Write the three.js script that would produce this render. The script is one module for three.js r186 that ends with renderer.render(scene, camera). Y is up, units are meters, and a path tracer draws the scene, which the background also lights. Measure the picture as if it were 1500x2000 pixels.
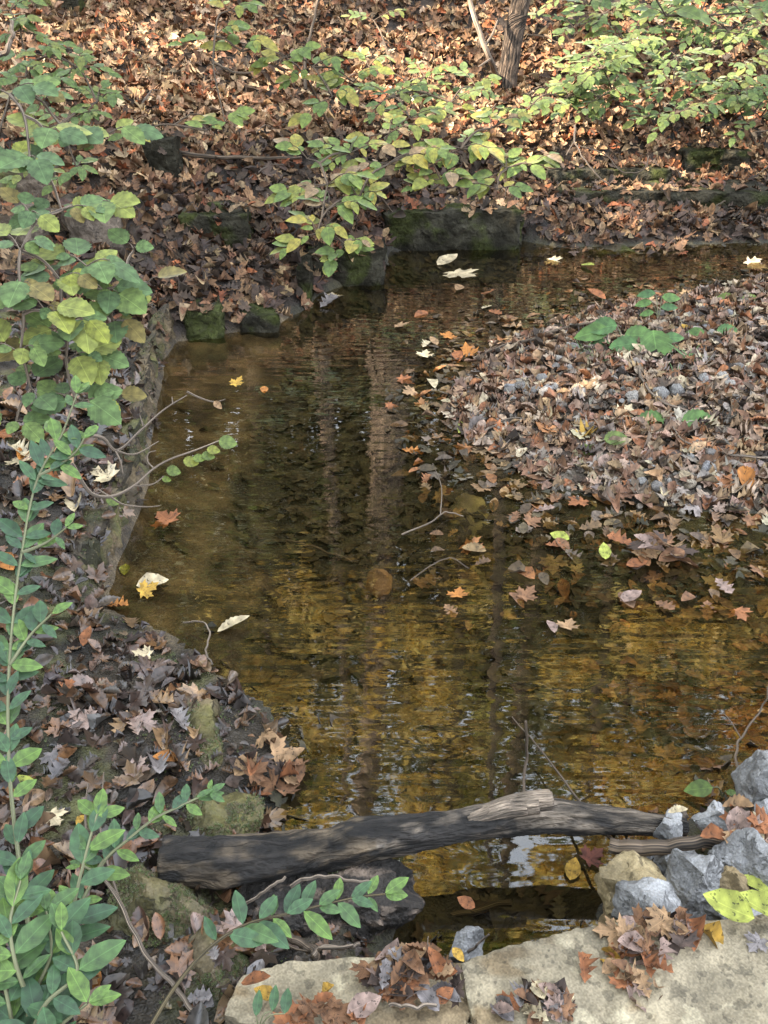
import * as THREE from 'three';
import { mergeGeometries, mergeVertices, toCreasedNormals } from 'three/addons/utils/BufferGeometryUtils.js';
import { ImprovedNoise } from 'three/addons/math/ImprovedNoise.js';

// ---------------------------------------------------------------- camera, sky, sun, exposure
const scene = new THREE.Scene();
const EYE = 1.75, PITCH = 32 * Math.PI / 180, LENS = 1750;            // eye above the water; lens in photo pixels
const camera = new THREE.PerspectiveCamera(2 * Math.atan(1000 / LENS) * 180 / Math.PI, 0.75, 0.05, 400);
camera.position.set(0, EYE, 0);
camera.rotation.x = -PITCH;
scene.add(camera);

const renderer = new THREE.WebGLRenderer({ antialias: true });
renderer.toneMapping = THREE.LinearToneMapping;
renderer.toneMappingExposure = 5.3;
renderer.shadowMap.enabled = true;

{ // pale blue sky with thin high cloud, the same all round
  const w = 128, h = 64, d = new Float32Array(w * h * 4);
  for (let j = 0; j < h; j++) for (let i = 0; i < w; i++) {
    const e = Math.max(0, Math.sin(((j + 0.5) / h - 0.5) * Math.PI)), k = Math.pow(e, 0.5), o = (j * w + i) * 4;
    const c = [0.98 - 0.2 * k, 0.98 - 0.12 * k, 1.0 - 0.02 * k];
    for (let q = 0; q < 3; q++) d[o + q] = c[q] * 0.92;
    d[o + 3] = 1;
  }
  const sky = new THREE.DataTexture(d, w, h, THREE.RGBAFormat, THREE.FloatType);
  sky.mapping = THREE.EquirectangularReflectionMapping; sky.magFilter = THREE.LinearFilter; sky.needsUpdate = true;
  scene.background = sky; scene.environment = sky;
}
const SUN = new THREE.Vector3(-0.8, 0.6, 0.34).normalize();          // from the left and a little behind, over the trees of the left bank
const sun = new THREE.DirectionalLight(new THREE.Color().setRGB(1, 0.83, 0.64), 5.0);
sun.position.copy(SUN).multiplyScalar(40);
sun.castShadow = true; sun.shadow.radius = 1.4; sun.shadow.mapSize.set(4096, 4096);
Object.assign(sun.shadow.camera, { left: -25, right: 25, top: 25, bottom: -25, near: 1, far: 120 });
scene.add(sun, sun.target);

// ---------------------------------------------------------------- helpers
const V = (x, y, z) => new THREE.Vector3(x, y, z);
const lerp = (a, b, t) => a + (b - a) * t, clamp = (x, a = 0, b = 1) => Math.min(b, Math.max(a, x));
const smooth = (a, b, x) => { const t = clamp((x - a) / (b - a)); return t * t * (3 - 2 * t); };
function rng(seed) { let s = (seed * 2654435761) >>> 0; return () => { s = (s + 0x6d2b79f5) | 0; let t = Math.imul(s ^ (s >>> 15), 1 | s); t = (t + Math.imul(t ^ (t >>> 7), 61 | t)) ^ t; return ((t ^ (t >>> 14)) >>> 0) / 4294967296; }; }
const perlin = new ImprovedNoise();
const fbm = (x, y, z, n = 4) => { let s = 0, a = 0.5, f = 1; for (let i = 0; i < n; i++) { s += a * perlin.noise(x * f, y * f, z * f + i * 7.3); a *= 0.5; f *= 2.03; } return s; };
const numbers = {};
const numbered = (name) => { const k = numbers[name] = (numbers[name] ?? -1) + 1; return k ? `${name}_${String(k).padStart(3, '0')}` : name; };
function tag(o, label, category, group, kind) { o.userData.label = label; o.userData.category = category; if (group) o.userData.group = group; if (kind) o.userData.kind = kind; return o; }
function shadows(o) { o.castShadow = true; o.receiveShadow = true; return o; }
function mesh(name, geo, mat, parent) { const m = shadows(new THREE.Mesh(geo, mat)); m.name = parent === scene ? numbered(name) : name; parent.add(m); return m; }
function thing(name, label, category, at, group) { const g = new THREE.Group(); g.name = numbered(name); g.position.copy(at); tag(g, label, category, group); scene.add(g); return g; }
const pick = (list, r) => list[Math.floor(r() * list.length) % list.length];

// where a line of sight of the photograph meets a level, the ground or a distance: real places in metres
const sinP = Math.sin(PITCH), cosP = Math.cos(PITCH);
function sight(px, py) { const a = (px - 750) / LENS, b = (1000 - py) / LENS; return V(a, -sinP + b * cosP, -cosP - b * sinP); }
const out = (px, py, d) => sight(px, py).multiplyScalar(d).add(camera.position);
const level = (px, py, y) => { const s = sight(px, py); return s.multiplyScalar((y - EYE) / s.y).add(camera.position); };
function seen(p) { const x = p.x, y = p.y - EYE, z = p.z, d = -y * sinP - z * cosP; return [750 + LENS * x / d, 1000 - LENS * (y * cosP - z * sinP) / d, d]; }

// ---------------------------------------------------------------- the lie of the land
// stream outline: photo column, row, then bank: steepness, height of first rise, slope beyond, start of that slope, steepness under water
const SHORE = [
  [1190, 1850, 1, .2, .03, .5, .8], [1000, 1880, 2, .2, .02, .5, .8], [760, 1870, 1, .18, .03, .5, .8], [790, 1790, .7, .14, .05, .5, .6], [690, 1740, .5, .12, .06, .5, .6],
  [560, 1690, .4, .12, .08, .4, .5], [520, 1600, .4, .13, .08, .4, .5], [575, 1490, .35, .12, .08, .4, .5], [540, 1400, .3, .12, .06, .4, .4], [440, 1320, .25, .1, .06, .4, .3],
  [330, 1250, .25, .1, .05, .5, .3], [205, 1190, .5, .12, .05, .5, .5], [235, 1080, 2, .17, .06, .5, 1.2], [288, 950, 2.6, .2, .06, .5, 1.6], [305, 800, 2.6, .2, .08, .5, 1.6], [322, 700, 2.2, .2, .12, .5, 1.2],
  [345, 668, 1.2, .16, .5, .5, .8], [540, 636, 1, .18, .52, .5, .8], [600, 600, 1.2, .2, .52, .5, .8], [625, 575, 1.2, .2, .52, .5, .8], [745, 530, 2, .25, .55, .5, .8],
  [762, 492, 3, .3, .6, .4, 1], [1010, 468, 2.4, .26, .62, .5, .8], [1100, 484, .5, .1, .66, 1.1, .4], [1500, 474, .4, .1, .68, 1.0, .4], [2600, 470, .4, .12, .68, 1, .4],
  [2600, 560, .22, .1, .0, 1, .2], [1500, 553, .22, .1, 0, 1, .15], [1200, 603, .22, .1, 0, 1, .12], [960, 688, .2, .1, 0, 1, .1], [880, 790, .2, .1, 0, 1, .08],
  [915, 850, .2, .1, 0, 1, .07], [1020, 905, .2, .1, 0, 1, .07], [1110, 958, .2, .1, 0, 1, .08], [1250, 985, .22, .1, 0, 1, .08], [1500, 1008, .22, .1, 0, 1, .08], [2600, 1060, .22, .12, .02, 1, .1],
  [2600, 1380, .6, .2, .1, .5, .3], [1520, 1455, .7, .2, .08, .5, .3], [1440, 1560, .7, .2, .05, .5, .3], [1345, 1612, .8, .2, .03, .5, .4], [1235, 1685, .9, .2, .03, .5, .6], [1170, 1790, 1, .2, .03, .5, .8],
].map(([px, py, ...k]) => { const p = level(px, py, 0); return [p.x, p.z, k]; });
const SILT = [[560, 690], [530, 790], [505, 880], [450, 955], [475, 1050], [520, 1120], [500, 1230], [470, 1340]].map(([a, b]) => { const p = level(a, b, -.1); return [p.z, p.x]; });
function siltEdge(z) { if (z <= SILT[0][0]) return SILT[0][1]; for (let i = 1; i < SILT.length; i++) if (z < SILT[i][0]) return lerp(SILT[i - 1][1], SILT[i][1], (z - SILT[i - 1][0]) / (SILT[i][0] - SILT[i - 1][0])); return SILT[SILT.length - 1][1]; }
function shore(x, z) {
  let best = 1e9, inside = false, W = 0; const K = [0, 0, 0, 0, 0];
  for (let i = 0, n = SHORE.length; i < n; i++) {
    const [ax, az, ka] = SHORE[i], [bx, bz, kb] = SHORE[(i + 1) % n];
    if ((az > z) !== (bz > z) && x < (bx - ax) * (z - az) / (bz - az) + ax) inside = !inside;
    const ex = bx - ax, ez = bz - az, t = clamp(((x - ax) * ex + (z - az) * ez) / (ex * ex + ez * ez)), dx = ax + ex * t - x, dz = az + ez * t - z, d2 = dx * dx + dz * dz;
    if (d2 < best) best = d2;
    const w = 1 / ((d2 + .004) * (d2 + .004)) * Math.sqrt(ex * ex + ez * ez);
    W += w; for (let q = 0; q < 5; q++) K[q] += w * lerp(ka[q], kb[q], t);
  }
  for (let q = 0; q < 5; q++) K[q] /= W;
  return { d: Math.sqrt(best) * (inside ? -1 : 1), k: K };
}
function groundY(x, z, full) {
  const s = shore(x, z), [k, h1, s2, d0, ki] = s.k;
  const wob = fbm(x * 3.1, 1.7, z * 3.1, 3) * .05;
  let y, d = s.d + wob * .6;
  if (d > 0) {
    y = h1 * (1 - Math.exp(-k * d / h1)) + s2 * Math.max(0, d - d0) * smooth(0, .6, d - d0 + .3);
    y += (fbm(x * 5, 4.2, z * 5, 4) * .05 + fbm(x * .9, 8.1, z * .9, 3) * .22 * smooth(.3, 2, d)) * smooth(0, .3, d) * (s2 > .3 ? 1 : .6);
    y += .45 * Math.max(0, -z - 8.8) * smooth(8.8, 10.5, -z); y = 13 * Math.tanh(y / 13);
  } else {
    const D = .15 + fbm(x * 1.3, 2.2, z * 1.3, 3) * .06;
    y = -D * (1 - Math.exp(ki * d / D)) + fbm(x * 7, 3.3, z * 7, 4) * .022;
    const e = siltEdge(z) + fbm(x * 4, .5, z * 4, 3) * .09 - x;
    if (z > SILT[0][0] - .3) y += .035 * smooth(-.012, .02, e) * smooth(0, .15, -d);
    y = Math.min(y, -.004 + Math.max(0, (d + .06)) * .1);
  }
  return full ? { y, d: s.d, k: s.k } : y;
}
function onGround(px, py, lift = 0) {
  const s = sight(px, py); let a = .5, b = .5;
  for (; b < 40; a = b, b += .06) { const p = s.clone().multiplyScalar(b).add(camera.position); if (p.y < groundY(p.x, p.z)) break; }
  for (let i = 0; i < 12; i++) { const m = (a + b) / 2, p = s.clone().multiplyScalar(m).add(camera.position); if (p.y < groundY(p.x, p.z)) b = m; else a = m; }
  const p = s.multiplyScalar(b).add(camera.position); p.y = groundY(p.x, p.z) + lift; return p;
}
function groundN(x, z) { const e = .04, y = groundY(x, z); return V(y - groundY(x + e, z), e, y - groundY(x, z + e)).normalize(); }

// ---------------------------------------------------------------- computed textures
function hash2(i, j, s) { let h = (i * 374761393 + j * 668265263 + s * 974634777) | 0; h = Math.imul(h ^ (h >>> 13), 1274126177); return ((h ^ (h >>> 16)) >>> 0) / 4294967296; }
function tnoise(u, v, pu, pv, s) { const x = u * pu, y = v * pv, i = Math.floor(x), j = Math.floor(y), a = x - i, b = y - j, f = a * a * (3 - 2 * a), g = b * b * (3 - 2 * b), m = (n, p) => ((n % p) + p) % p, I = m(i, pu), I1 = m(i + 1, pu), J = m(j, pv), J1 = m(j + 1, pv); return lerp(lerp(hash2(I, J, s), hash2(I1, J, s), f), lerp(hash2(I, J1, s), hash2(I1, J1, s), f), g); }
function tfbm(u, v, pu, pv, s, n = 5) { let t = 0, a = .5, w = 0; for (let i = 0; i < n; i++) { t += a * tnoise(u, v, pu << i, pv << i, s + i * 11); w += a; a *= .55; } return t / w; }
function texture(size, fn, srgb, rep = 1) {
  const d = new Uint8Array(size * size * 4);
  for (let j = 0; j < size; j++) for (let i = 0; i < size; i++) { const c = fn(i / size, j / size), o = (j * size + i) * 4; for (let q = 0; q < 3; q++) d[o + q] = clamp(c[q] ?? c[0]) * 255; d[o + 3] = 255; }
  const t = new THREE.DataTexture(d, size, size); t.wrapS = t.wrapT = THREE.RepeatWrapping; t.magFilter = THREE.LinearFilter; t.generateMipmaps = true; t.repeat.set(rep, rep);
  if (srgb) t.colorSpace = THREE.SRGBColorSpace; t.needsUpdate = true; return t;
}
const grit = texture(512, (u, v) => { const a = tfbm(u, v, 6, 6, 1, 6), b = tnoise(u, v, 160, 160, 9); const g = .45 + (a - .5) * 1.1 + (b - .5) * .3 + .25; return [g, g * .99, g * .97]; }, true);
const gritBump = texture(512, (u, v) => [tfbm(u, v, 10, 10, 21, 6) * .8 + tnoise(u, v, 170, 170, 4) * .2]);
const stone = texture(512, (u, v) => { const a = tfbm(u, v, 4, 4, 31, 6), b = tnoise(u, v, 200, 200, 3), c = Math.abs(tfbm(u, v, 3, 3, 77, 4) - .5), vein = c < .012 ? .12 : 0; const g = .7 + (a - .5) * .75 + (b - .5) * .16 + vein; return [g, g, g * 1.01]; }, true);
const stoneBump = texture(512, (u, v) => [clamp(.5 + (tfbm(u, v, 5, 5, 41, 7) - .5) * 1.6)]);
const barkMap = texture(512, (u, v) => { const w = u + (tfbm(u, v, 4, 4, 5, 3) - .5) * .06, a = tfbm(w, v, 32, 3, 51, 5), b = tfbm(u, v, 5, 5, 61, 4); const g = .35 + (a - .42) * 1.5 + (b - .5) * .5; return [g, g * .96, g * .92]; }, true);
const barkBump = texture(512, (u, v) => { const w = u + (tfbm(u, v, 4, 4, 5, 3) - .5) * .06; return [tfbm(w, v, 32, 3, 51, 5)]; });
const veins = (palm, clean) => texture(128, (u, v) => {
  const x = u - .5, z = v; let k = 0;
  if (palm) { const cx = x, cz = z - .02, an = Math.atan2(cx, cz); for (const a of [0, .62, -.62, 1.25, -1.25]) k = Math.max(k, 1 - Math.abs(an - a) * Math.hypot(cx, cz) / .016); }
  else { k = 1 - Math.abs(x) / .016; const q = ((z - Math.abs(x) * .8) * 8) % 1; k = Math.max(k, (1 - Math.abs(q - .5) / .09) * .75 * (1 - z)); }
  const b = tfbm(u, v, 5, 5, palm ? 3 : 8, 5), sp = tfbm(u, v, 14, 14, palm ? 13 : 18, 3), g = .76 + (b - .5) * .6 + clamp(k) * (clean ? .22 : .14) - (!clean && sp > .72 ? .3 : 0);
  return [g, g, g * .97];
}, true);
const veinPinnate = veins(false), veinPalmate = veins(true), veinGreen = veins(false, true);
const ripple = texture(1024, (u, v) => { const wu = u + (tfbm(u, v, 6, 6, 17, 3) - .5) * .03; return [clamp(.5 + (tfbm(wu, v, 7, 38, 91, 1) - .5) * .6 + (tfbm(wu, v, 16, 66, 93, 1) - .5) * .14 + (tfbm(u, v, 3, 8, 95, 1) - .5) * .5)]; });

// ---------------------------------------------------------------- materials
const C = (r, g, b) => new THREE.Color().setRGB(r, g, b);
const finer = (t) => { const c = t.clone(); c.repeat.set(1, 2.6); c.needsUpdate = true; return c; };
const std = (o) => new THREE.MeshStandardMaterial(o), phys = (o) => new THREE.MeshPhysicalMaterial(o);
const plainMap = texture(256, (u, v) => { const g = .8 + (tfbm(u, v, 8, 8, 5, 4) - .5) * .5; return [g, g, g]; }, true);
const M = {
  ground: std({ vertexColors: true, map: grit, bumpMap: gritBump, bumpScale: .02, roughness: .7 }),
  water: phys({ color: C(.68, .61, .45), transmission: 1, thickness: 0, ior: 1.75, roughness: .0, bumpMap: ripple, bumpScale: .001 }),
  twig: std({ color: C(.34, .27, .2), map: barkMap, roughness: .85 }), twigPale: std({ color: C(.56, .48, .4), map: barkMap, roughness: .85 }), twigDark: std({ color: C(.09, .07, .055), roughness: .8 }),
  stemGreen: std({ color: C(.2, .21, .11), map: plainMap, roughness: .75 }), trunk: std({ color: C(.3, .24, .19), map: finer(barkMap), bumpMap: finer(barkBump), bumpScale: .04, roughness: .95 }),
  trunkPale: std({ color: C(.75, .62, .52), map: barkMap, bumpMap: barkBump, bumpScale: .02, roughness: .9 }),
  log: std({ vertexColors: true, map: texture(512, (u, v) => { const w = u + (tfbm(u, v, 5, 5, 5, 3) - .5) * .16, a = tfbm(w, v, 18, 9, 51, 5), b = tfbm(u, v, 9, 9, 61, 5), cr = Math.abs(tfbm(w, v, 20, 2, 71, 2) - .5) < .012 ? .16 : 0; const g = .66 + (a - .5) * .8 + (b - .5) * .8 - cr; return [g, g * .98, g * .95]; }, true), bumpMap: texture(512, (u, v) => { const w = u + (tfbm(u, v, 5, 5, 5, 3) - .5) * .16; return [tfbm(w, v, 18, 9, 51, 5) * .7 + tfbm(u, v, 30, 30, 8, 3) * .3 - (Math.abs(tfbm(w, v, 20, 2, 71, 2) - .5) < .012 ? .2 : 0)]; }), bumpScale: .03, roughness: .9 }),
  pebble: std({ color: C(.3, .27, .23), map: stone, roughness: .75 }),
  moss: phys({ color: C(.11, .13, .035), roughness: 1, transmission: .25, thickness: 0 }),
};
const rockMat = (r, g, b, rough = .8, bump = .014) => std({ color: C(r, g, b), vertexColors: true, map: stone, bumpMap: stoneBump, bumpScale: bump, roughness: rough });
const plainStone = texture(512, (u, v) => { const a = tfbm(u, v, 5, 5, 131, 6), b = tnoise(u, v, 180, 180, 6), q = tfbm(u, v, 24, 24, 44, 3); const g = .72 + (a - .5) * .5 + (b - .5) * .2 - (q > .66 ? .14 : 0); return [g, g * .99, g * .96]; }, true);
const R = { grey: rockMat(.44, .44, .43, .85, .03), greyPale: rockMat(.58, .58, .57, .85, .03), tan: rockMat(.6, .47, .25), brown: rockMat(.38, .28, .14), slab: std({ color: C(.5, .44, .33), vertexColors: true, map: plainStone, bumpMap: stoneBump, bumpScale: .016, roughness: .88 }), dark: phys({ color: C(.075, .07, .05), vertexColors: true, map: stone, bumpMap: stoneBump, bumpScale: .04, roughness: 1, specularIntensity: .25 }), boulder: rockMat(.27, .215, .16, .9, .03), wet: rockMat(.2, .17, .11, .7, .03) };
const DRY = { brown: [.25, .125, .065], tan: [.42, .26, .145], mauve: [.36, .25, .22], grey: [.27, .24, .25], rust: [.33, .125, .05], orange: [.5, .2, .045], gold: [.58, .35, .06], cream: [.68, .56, .38], dark: [.085, .055, .045], lime: [.42, .46, .09], red: [.16, .05, .035] };
const dryMats = {}; // key + shape -> material
function dryMat(key, palm, wet) { const id = key + palm + wet; return dryMats[id] ??= phys({ color: C(...DRY[key]), map: palm ? veinPalmate : veinPinnate, roughness: wet ? .32 : .85, side: THREE.DoubleSide }); }
const litterMat = [false, true].map((p) => std({ color: 0xffffff, map: p ? veinPalmate : veinPinnate, roughness: .85, side: THREE.DoubleSide }));
const litterWet = [false, true].map((p) => std({ color: 0xffffff, map: p ? veinPalmate : veinPinnate, roughness: .3, side: THREE.DoubleSide }));
const green = (r, g, b, coat = .25) => phys({ color: C(r, g, b), map: veinGreen, roughness: 1, transmission: .3, thickness: 0, clearcoat: coat, clearcoatRoughness: .45, side: THREE.DoubleSide });
const G = {
  grey: [green(0.139, 0.246, 0.082, .12), green(0.172, 0.287, 0.0902, .12), green(0.123, 0.221, 0.082, .15), green(0.213, 0.32, 0.082, .1), green(0.344, 0.394, 0.082, .1)],
  lime: [green(0.187, 0.281, 0.0468), green(0.234, 0.328, 0.0546), green(0.156, 0.25, 0.0468), green(0.328, 0.359, 0.0546), green(0.406, 0.359, 0.0546)],
  small: [green(0.15, 0.231, 0.0408), green(0.116, 0.197, 0.0408), green(0.19, 0.272, 0.0544), green(0.136, 0.224, 0.0476), green(0.245, 0.286, 0.0544)],
  privet: [green(0.0562, 0.15, 0.0562, .5), green(0.0675, 0.173, 0.06, .5), green(0.045, 0.128, 0.0525, .5), green(0.0975, 0.21, 0.0525, .5), green(0.165, 0.3, 0.0525, .4)],
};

// ---------------------------------------------------------------- leaf shapes: base at the origin, tip along +z, upper face +y
function strip(half, { fold = .1, bend = 0, roll = 0, cols = 2 }) {
  const pos = [], uv = [], idx = [], n = half.length, w = cols * 2 + 1;
  half.forEach(([t, hw], i) => { for (let c = -cols; c <= cols; c++) { const x = hw * c / cols; pos.push(x, Math.abs(x) * fold + bend * t * t + roll * x * x * 4 * (i % 2 ? 1.05 : .95), t); uv.push(x + .5, t); } if (i) for (let c = 0; c < w - 1; c++) { const a = (i - 1) * w + c, b = i * w + c; idx.push(a, b, a + 1, a + 1, b, b + 1); } });
  const g = new THREE.BufferGeometry(); g.setAttribute('position', new THREE.Float32BufferAttribute(pos, 3)); g.setAttribute('uv', new THREE.Float32BufferAttribute(uv, 2)); g.setIndex(idx); g.computeVertexNormals(); return g;
}
const ovate = (width, point, k) => strip([0, .1, .24, .4, .56, .72, .86, .95, 1].map((t, i) => [t, Math.max(.004, width / 2 * Math.pow(Math.sin(Math.PI * Math.pow(t, point)), .8) * (i % 2 ? 1.03 : .96))]), k);
const toothed = (width, point, k) => strip(Array.from({ length: 15 }, (_, i) => [i / 14, Math.max(.004, width / 2 * Math.pow(Math.sin(Math.PI * Math.pow(i / 14, point)), .7) * (i % 2 ? 1.06 : .92))]), { cols: 1, ...k });
const oak = (k) => strip([[0, .012], [.07, .05], [.2, .2], [.29, .1], [.42, .31], [.52, .13], [.65, .36], [.75, .15], [.87, .24], [.94, .1], [1, .01]], { cols: 1, ...k });
function maple({ cup = .3, bend = 0, ruffle = .05, seed = 1 }) {
  const half = [[.02, 0], [.12, -.07], [.36, -.1], [.28, .06], [.36, .12], [.6, .16], [.5, .28], [.62, .5], [.42, .44], [.34, .52], [.2, .42], [.24, .64], [.32, .74], [.16, .76], [.02, 1]];
  const o = [...half, ...half.slice(0, -1).reverse().map(([x, z]) => [-x, z])], r = rng(seed), pos = [0, -.02, .22], uv = [.5, .22], idx = [];
  o.forEach(([x, z]) => { const q = x * x + (z - .3) * (z - .3); pos.push(x, cup * q + bend * z * z + (r() - .5) * ruffle * 2, z); uv.push(x * .8 + .5, z); });
  for (let i = 0; i < o.length; i++) idx.push(0, 1 + (i + 1) % o.length, 1 + i);
  const g = new THREE.BufferGeometry(); g.setAttribute('position', new THREE.Float32BufferAttribute(pos, 3)); g.setAttribute('uv', new THREE.Float32BufferAttribute(uv, 2)); g.setIndex(idx); g.computeVertexNormals(); return g;
}
const FALL = [
  { g: maple({ cup: .25, ruffle: .05, seed: 3 }), p: true }, { g: maple({ cup: .7, bend: -.2, ruffle: .09, seed: 5 }), p: true }, { g: maple({ cup: -.35, bend: .15, ruffle: .08, seed: 8 }), p: true },
  { g: oak({ fold: .2, bend: .15, roll: .4 }), p: false }, { g: oak({ fold: -.25, bend: -.1, roll: 1.2 }), p: false },
  { g: ovate(.62, .85, { fold: .15, bend: .15, roll: .3 }), p: false }, { g: ovate(.58, .85, { fold: -.1, bend: -.25, roll: 1.3 }), p: false }, { g: toothed(.5, .9, { fold: .5, bend: .25, roll: .6 }), p: false },
];
const GREEN = {
  round: [toothed(.86, .8, { fold: .12, bend: -.12 }), toothed(.8, .78, { fold: -.06, bend: -.2 }), toothed(.78, .82, { fold: .2, bend: -.05 })],
  broad: [ovate(.66, .78, { fold: .14, bend: -.15, roll: 0 }), ovate(.6, .8, { fold: -.08, bend: -.2, roll: .2 }), toothed(.7, .8, { fold: .2, bend: -.1 })],
  small: [ovate(.56, .8, { fold: .15, bend: -.12, roll: 0 }), ovate(.62, .8, { fold: -.05, bend: -.2, roll: 0 })],
  privet: [ovate(.46, .9, { fold: .2, bend: -.12, roll: 0 }), ovate(.5, .88, { fold: .1, bend: -.2, roll: .1 }), ovate(.42, .92, { fold: .28, bend: -.05, roll: 0 })],
};
function pose(o, at, dir, normal, size, thick = 1) {
  const y = normal.clone().normalize(), x = y.clone().cross(dir).normalize(), z = x.clone().cross(y);
  o.matrixAutoUpdate = true; const m = new THREE.Matrix4().makeBasis(x, y, z); o.quaternion.setFromRotationMatrix(m); o.position.copy(at); o.scale.set(size, size * thick, size); return o;
}

// ---------------------------------------------------------------- tubes and rocks
function tube(pts, r0, r1, radial = 5, seg = 0, rough = 0) {
  const curve = new THREE.CatmullRomCurve3(pts), n = seg || Math.max(3, (pts.length - 1) * 4), fr = curve.computeFrenetFrames(n, false), pos = [], uv = [], idx = [], len = curve.getLength();
  for (let i = 0; i <= n; i++) { const t = i / n, p = curve.getPointAt(t), r = typeof r0 === 'function' ? r0(t) : lerp(r0, r1, t); for (let j = 0; j <= radial; j++) { const a = j / radial * Math.PI * 2, q = r * (1 + (rough ? rough * fbm(Math.cos(a) * 1.5 + p.x * 9, Math.sin(a) * 1.5 + p.y * 9, p.z * 9, 3) : 0)), d = fr.normals[i].clone().multiplyScalar(Math.cos(a) * q).addScaledVector(fr.binormals[i], Math.sin(a) * q).add(p); pos.push(d.x, d.y, d.z); uv.push(j / radial * Math.max(1, Math.round(r * 6.3 * 3)), t * len * 1.5); } }
  for (let i = 0; i < n; i++) for (let j = 0; j < radial; j++) { const a = i * (radial + 1) + j, b = a + radial + 1; idx.push(a, a + 1, b, b, a + 1, b + 1); }
  for (const [i, s] of [[0, 1], [n, -1]]) { const p = curve.getPointAt(i / n), c = pos.length / 3; pos.push(p.x, p.y, p.z); uv.push(.5, i / n * len * 1.5); for (let j = 0; j < radial; j++) { const a = i * (radial + 1) + j; s > 0 ? idx.push(c, a + 1, a) : idx.push(c, a, a + 1); } }
  const g = new THREE.BufferGeometry(); g.setAttribute('position', new THREE.Float32BufferAttribute(pos, 3)); g.setAttribute('uv', new THREE.Float32BufferAttribute(uv, 2)); g.setIndex(idx); g.computeVertexNormals(); return g;
}
function boxUV(g) { const p = g.attributes.position, n = g.attributes.normal, uv = new Float32Array(p.count * 2); for (let i = 0; i < p.count; i++) { const a = Math.abs(n.getX(i)), b = Math.abs(n.getY(i)), c = Math.abs(n.getZ(i)); const [u, v] = b >= a && b >= c ? [p.getX(i), p.getZ(i)] : a > c ? [p.getZ(i), p.getY(i)] : [p.getX(i), p.getY(i)]; uv[i * 2] = u * 2.2; uv[i * 2 + 1] = v * 2.2; } g.setAttribute('uv', new THREE.BufferAttribute(uv, 2)); }
// a stone bounded by planes (each a normal and a distance), worn by noise; tint(p, n) gives its colour where moss, lichen or mud sits
function rockGeo(planes, { detail = 9, wear = .03, freq = 6, seed = 1, crease = .55, tint } = {}) {
  let g = new THREE.IcosahedronGeometry(1, detail); g.deleteAttribute('uv'); g.deleteAttribute('normal'); g = mergeVertices(g, 1e-5);
  const p = g.attributes.position, d = V(0, 0, 0);
  for (let i = 0; i < p.count; i++) { d.fromBufferAttribute(p, i).normalize(); let r = 1e9; for (const [n, k] of planes) { const c = n.dot(d); if (c > 1e-4) r = Math.min(r, k / c); } const q = d.clone().multiplyScalar(r); r += wear * fbm(q.x * freq + seed * 3.7, q.y * freq, q.z * freq + seed, 5); d.multiplyScalar(r); p.setXYZ(i, d.x, d.y, d.z); }
  g = toCreasedNormals(g, crease); boxUV(g);
  const n = g.attributes.normal, pp = g.attributes.position, col = new Float32Array(pp.count * 3), a = V(0, 0, 0), b = V(0, 0, 0);
  for (let i = 0; i < pp.count; i++) { a.fromBufferAttribute(pp, i); b.fromBufferAttribute(n, i); const k = .82 + fbm(a.x * 9 + seed, a.y * 9, a.z * 9, 3) * .7; const c = tint ? tint(a, b, k) : [k, k, k]; col.set(c, i * 3); }
  g.setAttribute('color', new THREE.BufferAttribute(col, 3)); return g;
}
function stonePlanes(seed, sx, sy, sz, n = 13, yaw = 0) {
  const r = rng(seed), list = [], c = Math.cos(yaw), s = Math.sin(yaw);
  for (let i = 0; i < n; i++) { const t = Math.acos(1 - 2 * (i + .5) / n) + (r() - .5) * .4, f = i * 2.39996 + r() * .7, m = V(Math.sin(t) * Math.cos(f), Math.cos(t), Math.sin(t) * Math.sin(f)), sup = Math.hypot(m.x * sx, m.y * sy, m.z * sz) * (.72 + r() * .3); list.push([V(m.x * c + m.z * s, m.y, m.z * c - m.x * s), sup]); }
  return list;
}
function boxPlanes(seed, sx, sy, sz, yaw = 0, chamfer = .85) {
  const r = rng(seed), c = Math.cos(yaw), s = Math.sin(yaw), list = [];
  const add = (x, y, z, k) => { const m = V(x + (r() - .5) * .16, y + (r() - .5) * .1, z + (r() - .5) * .16).normalize(); list.push([V(m.x * c + m.z * s, m.y, m.z * c - m.x * s), k * (Math.abs(m.x) * sx + Math.abs(m.y) * sy + Math.abs(m.z) * sz)]); };
  for (const q of [-1, 1]) { list.push([V(q * c, 0, -q * s), sx]); list.push([V(0, q, 0), sy]); list.push([V(q * s, 0, q * c), sz]); }
  for (const a of [-1, 1]) for (const b of [-1, 1]) { add(a * .7, b * .7 * 1, 0, chamfer); add(0, a * .7, b * .7, chamfer); add(a * .6, 0, b * .8, chamfer * .97); }
  return list;
}
const mossy = (amount, base = [1, 1, 1], mossC = [.75, 1.15, .25], s = 0) => (a, b, k) => { const m = smooth(.05, .22, fbm(a.x * 4 + s, a.y * 4, a.z * 4 + s, 4) + (amount - .5) * .6) * (.7 + .6 * fbm(a.x * 40, a.y * 40, a.z * 40, 2)); return base.map((q, i) => lerp(q * k, mossC[i] * k, clamp(m))); };

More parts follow.
